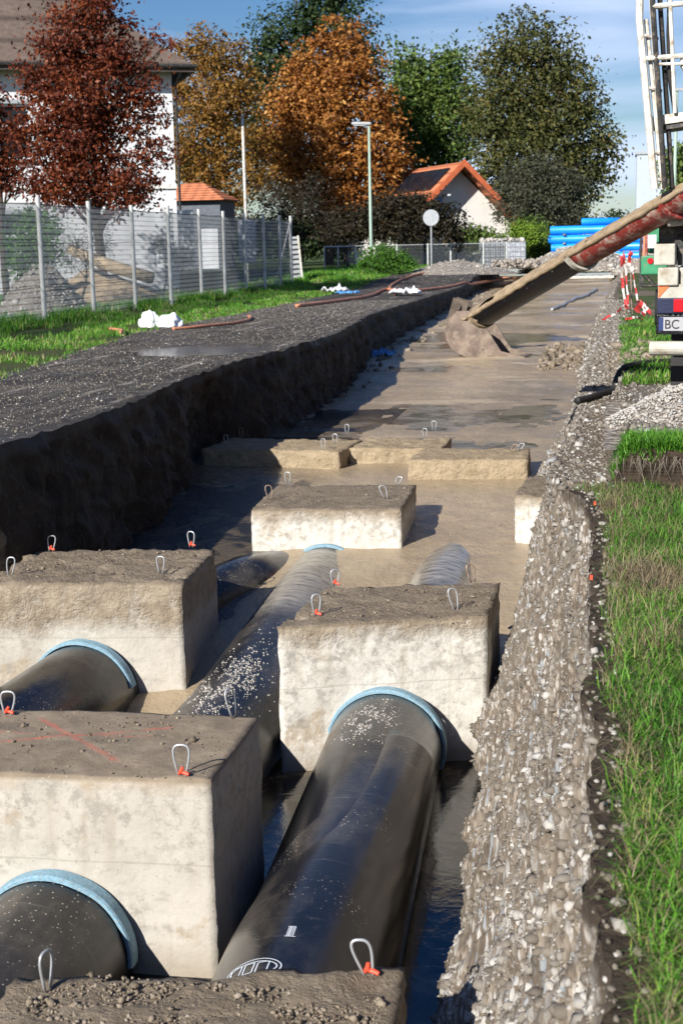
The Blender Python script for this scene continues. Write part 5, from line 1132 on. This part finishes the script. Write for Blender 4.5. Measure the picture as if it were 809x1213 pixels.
tape([q_(744, 300, 19), q_(749, 322, 19), q_(755, 358, 18.5)]); tape([q_(747, 298, 19), q_(744, 312, 19), q_(750, 322, 19)], .05)
tape([q_(755, 358, 18.5), q_(748, 366, 18), q_(738, 362, 17.8), q_(728, 372, 17.5), q_(712, 379, 17.6)]); tape([q_(734, 364, 17.8), q_(740, 378, 17.2), q_(752, 376, 17.2), q_(760, 377, 17.4)])
tape([q_(756, 356, 18.5), q_(764, 365, 18), q_(760, 372, 17.6)], .08); tape([q_(752, 368, 18), q_(760, 360, 18), q_(768, 372, 17.8)], .08)
for px in (738, 746): MB().tube([q_(px, 297, 19.03), q_(px+2, 372, 19.03)], .009, 6).build('rod', 'rusty_loop', tpz)
zc = lambda x, y: gz(x, y)+.02
def lay(name, mat, pts, r, **t):
    P_ = [];
    for a, b in zip(pts, pts[1:]):
        for i in range(8): u = i/8; P_.append((a[0]+(b[0]-a[0])*u, a[1]+(b[1]-a[1])*u))
    P_.append(pts[-1][:2]); o0 = Vector((P_[0][0], P_[0][1], 0))
    P_ = [(sum(P_[max(0, min(len(P_)-1, i+k))][0] for k in range(-3, 4))/7, sum(P_[max(0, min(len(P_)-1, i+k))][1] for k in range(-3, 4))/7) for i in range(len(P_))]
    f = t.pop('zf', lambda x, y: max(gz(x, y), rz(x, y) if x < -5 else -9))
    return MB().tube([Vector((x, y, f(x, y)+r*.9))-o0 for x, y in P_], r, 8).build(name, mat, loc=o0, smooth=True, **t)
lay('black_cable', 'rubber', [(-.36, 13.6), (-.25, 13.8), (-.1, 14.4), (.1, 14.7), (.3, 15.3), (.6, 15.6), (1.2, 16)], .035, label='black cable crossing the right grass strip in front of the truck', cat='cable')
def earthclods():
    P, S = [], []
    for i in range(500): P.append((random.uniform(-.1, 1.0), random.uniform(16.5, 22), -1.27+random.random()**3*.12)); P[-1] = (P[-1][0], P[-1][1], gz(P[-1][0], P[-1][1])+.01); S.append(min(.08, .012+.01*random.paretovariate(1.5)))
    for i in range(260): x_, y_ = random.uniform(-1.5, -.5), random.uniform(28, 33); P.append((x_, y_, slz(x_, y_)+.01)); S.append(min(.12, .02+.015*random.paretovariate(1.5)))
    for i in range(120): P.append((random.uniform(-5.2, -4.4), random.uniform(20, 60), -2.45+random.random()*.1)); S.append(random.uniform(.03, .09)); P[-1] = (P[-1][0], P[-1][1], slz(P[-1][0], P[-1][1]))
    stones('earth_clods', 'clods', P, S, kind='stuff')
earthclods()
# hoses on the road
lay('orange_hose', 'orange_hose', [(-8.3, 26.1), (-7.9, 26.6), (-7.55, 27.8), (-7.5, 29.0), (-7.75, 30.2), (-7.9, 30.6), (-8.0, 30.9)], .032, label='short bent orange hose at the grass edge beside the white bags', cat='hose')
lay('orange_hose', 'orange_hose', [(-9.6, 26.3), (-9.1, 25.8), (-8.9, 25.0)], .03, label='orange hose end lying in the grass below the white bags', cat='hose')
H_ = [[(345, 365), (400, 358), (440, 352), (455, 343), (485, 345), (530, 340), (580, 330), (622, 322)], [(470, 349), (458, 340), (500, 333), (560, 330), (600, 322)], [(520, 331), (560, 326), (610, 322), (640, 318)]]
L_ = ['long orange hose winding along the road edge past the white rags', 'orange hose looping on the road below the round sign', 'orange hose beside the far gravel heap']
for h_, lb in zip(H_, L_):
    pts = [];
    for px, py in h_: p = atz(px, py, -1.46 if px < 470 else -1.42 if px < 540 else -1.36); pts.append((p.x, min(p.y, 64)))
    lay('orange_hose', 'orange_hose', pts, .05, label=lb, cat='hose', group='orange hoses on the road', zf=lambda x, y: (rz(x, y) if y < 62 else gz(x, y)) if x < TL(min(y, 66)) else -1.5)
# bags, rags, sheets
def bag(px, py, s, mat, label, name='white_bag', cat='bag', seed=1, flat=.8, z=-1.47):
    p = atz(px, py, z); bm = bmesh.new(); bmesh.ops.create_icosphere(bm, subdivisions=4, radius=1)
    for v in bm.verts:
        c = v.co; k = 1+.28*fb(c.x*1.1+seed, c.y*1.1, c.z*1.1, 2)+.035*fb(c.x*6+seed, c.y*6, c.z*6, 2); v.co = Vector((c.x*k*s, c.y*k*s*.8, (max(c.z, -.55)+.5)*k*s*flat))
        if c.z > .7: v.co += Vector((.25*s*(c.z-.7), 0, 1.0*s*(c.z-.7)))
    me = D0.meshes.new(name); bm.to_mesh(me); bm.free(); me.materials.append(M[mat]); o = D0.objects.new(name, me); COL.objects.link(o); o.location = (p.x, p.y, p.z-.02)
    return tag(o, label, cat)
bag(177, 386, .21, 'bag_white', 'left and taller of two white bags on the grass verge by the fence', seed=2, flat=1.1)
bag(201, 387, .24, 'bag_white', 'right and flatter of two white bags on the grass verge by the fence', seed=5, flat=.75)
def rag(px, py, s, mat, name, label, cat, z, seed, fl=.25, sx=1.0):
    p = atz(px, py, z); rows = []
    for i in range(13):
        rows.append([((i/12-.5)*s*sx*(1+.2*fb(i, j, seed, 2)), (j/12-.5)*s*(1+.3*fb(j*.5, i*.4, seed, 2)), .02+fl*s*abs(fb(i*.35+seed, j*.35, seed, 3))) for j in range(13)])
    o = grid(name, mat, rows, label=label, cat=cat); o.location = (p.x, p.y, z+.02); md = o.modifiers.new('s', 'SOLIDIFY'); md.thickness = .01; return o
rag(480, 350, .9, 'bag_white', 'white_rag', 'crumpled white rag beside the orange hose on the road edge', 'rag', -1.47, 3, .35)
rag(398, 347, .8, 'bag_white', 'white_rag', 'small white rag on the verge left of the hoses', 'rag', -1.44, 6, .3)
rag(412, 349, .7, 'blue_sheet', 'blue_sheet', 'blue scrap lying beside the white rag on the verge', 'sheet', -1.44, 9, .2)
o = rag(447, 424, .75, 'blue_sheet', 'blue_sheet', 'blue sheet at the foot of the dark trench wall', 'sheet', -2.42, 12, .35, 1.0)
lay('grey_hose', 'galv', [(-2.0, 45), (-1.6, 49), (-1.0, 53), (-.7, 57)], .05, label='thin grey hose lying along the far slurry by the right bank', cat='hose', zf=slz)
# a red paint mark flag and stake on the near bank edge
st = MB().box((0, 0, .0), (.012, .012, .02)).build('marker_stake', 'red_tag', loc=(-.09, 6.25, -1.46), label='tiny red marker stake at the bank edge halfway down the grass', cat='marker', group='red markers on the bank edge')
s2_ = st.copy(); COL.objects.link(s2_); s2_.location = (-.10, 8.0, -1.44); s2_['label'] = 'tiny red marker stake at the bank edge above the pale block'
# ================================================================== SKY, SUN, CAMERA
AZ, EL = R(24.5), R(29.5)     # light travels towards +X (28 deg off +Y) and down
sun_dir = Vector((-math.sin(AZ)*math.cos(EL), -math.cos(AZ)*math.cos(EL), math.sin(EL)))
w = D0.worlds.new('World'); SC.world = w; w.use_nodes = True; nt = w.node_tree; nt.nodes.clear()
out = nt.nodes.new('ShaderNodeOutputWorld'); bg = nt.nodes.new('ShaderNodeBackground'); sky = nt.nodes.new('ShaderNodeTexSky')
sky.sky_type = 'NISHITA'; sky.sun_disc = False; sky.sun_elevation = EL; sky.sun_rotation = math.atan2(sun_dir.x, sun_dir.y); sky.dust_density = .6; sky.ozone_density = 2.5; sky.air_density = 1.0; sky.altitude = 400
hsv = nt.nodes.new('ShaderNodeHueSaturation'); hsv.inputs['Saturation'].default_value = 1.45; hsv.inputs['Hue'].default_value = .512; nt.links.new(sky.outputs[0], hsv.inputs['Color'])
tc = nt.nodes.new('ShaderNodeTexCoord'); mp = nt.nodes.new('ShaderNodeMapping'); mp.inputs['Scale'].default_value = (2.2, 2.2, 17); mp.inputs['Rotation'].default_value = (R(4), R(5), 0)
nt.links.new(tc.outputs['Generated'], mp.inputs[0]); no = nt.nodes.new('ShaderNodeTexNoise'); no.inputs['Scale'].default_value = 1.5; no.inputs['Detail'].default_value = 6; no.inputs['Roughness'].default_value = .5; no.inputs['Distortion'].default_value = .3
nt.links.new(mp.outputs[0], no.inputs['Vector']); rp = nt.nodes.new('ShaderNodeMapRange'); rp.inputs[1].default_value = .38; rp.inputs[2].default_value = .70; rp.inputs[3].default_value = .06; rp.inputs[4].default_value = .85
nt.links.new(no.outputs['Fac'], rp.inputs[0]); mx = nt.nodes.new('ShaderNodeMix'); mx.data_type = 'RGBA'; sx = nt.nodes.new('ShaderNodeSeparateXYZ'); nt.links.new(tc.outputs['Generated'], sx.inputs[0]); fz = nt.nodes.new('ShaderNodeMapRange'); fz.inputs[1].default_value = .22; fz.inputs[2].default_value = .42; fz.inputs[3].default_value = 1; fz.inputs[4].default_value = .12; nt.links.new(sx.outputs[2], fz.inputs[0])
ml = nt.nodes.new('ShaderNodeMath'); ml.operation = 'MULTIPLY'; nt.links.new(rp.outputs[0], ml.inputs[0]); nt.links.new(fz.outputs[0], ml.inputs[1]); nt.links.new(ml.outputs[0], mx.inputs[0]); nt.links.new(hsv.outputs[0], mx.inputs[6]); mx.inputs[7].default_value = (9.2, 10.8, 14.2, 1)
nt.links.new(mx.outputs[2], bg.inputs[0]); bg.inputs[1].default_value = .055; nt.links.new(bg.outputs[0], out.inputs[0])
sl = D0.lights.new('sun', 'SUN'); sl.energy = 5.0; sl.angle = R(.53); sl.color = (1, .955, .88); so_ = D0.objects.new('sun', sl); COL.objects.link(so_)
so_.rotation_euler = sun_dir.to_track_quat('Z', 'Y').to_euler(); so_.location = (-20, -20, 30)
cam = D0.cameras.new('camera'); co_ = D0.objects.new('camera', cam); COL.objects.link(co_)
cam.sensor_fit = 'VERTICAL'; cam.sensor_height = 36; cam.sensor_width = 24; cam.lens = F/1213*36; cam.clip_start = .05; cam.clip_end = 6000
rt2 = RT*math.cos(ROLL)-UP*math.sin(ROLL)*1; up2_ = RT*math.sin(ROLL)+UP*math.cos(ROLL)
rt2 = RT*math.cos(ROLL)+UP*(-math.sin(ROLL)); 
m3 = Matrix((rt2, up2_, -FW)).transposed(); co_.matrix_world = m3.to_4x4()
cam.dof.use_dof = True; cam.dof.focus_distance = 8.6; cam.dof.aperture_fstop = 6.3
SC.camera = co_
for o in list(SC.objects):
    if o.parent is None: o.location.z += 1.5
SC.view_settings.view_transform = 'Standard'; SC.view_settings.look = 'None'; SC.view_settings.gamma = 1; SC.view_settings.exposure = .65; SC.view_settings.use_curve_mapping = False
SC.cycles.use_denoising = True; SC.cycles.max_bounces = 6; SC.cycles.diffuse_bounces = 2; SC.cycles.transparent_max_bounces = 12; SC.cycles.caustics_reflective = False; SC.cycles.caustics_refractive = False
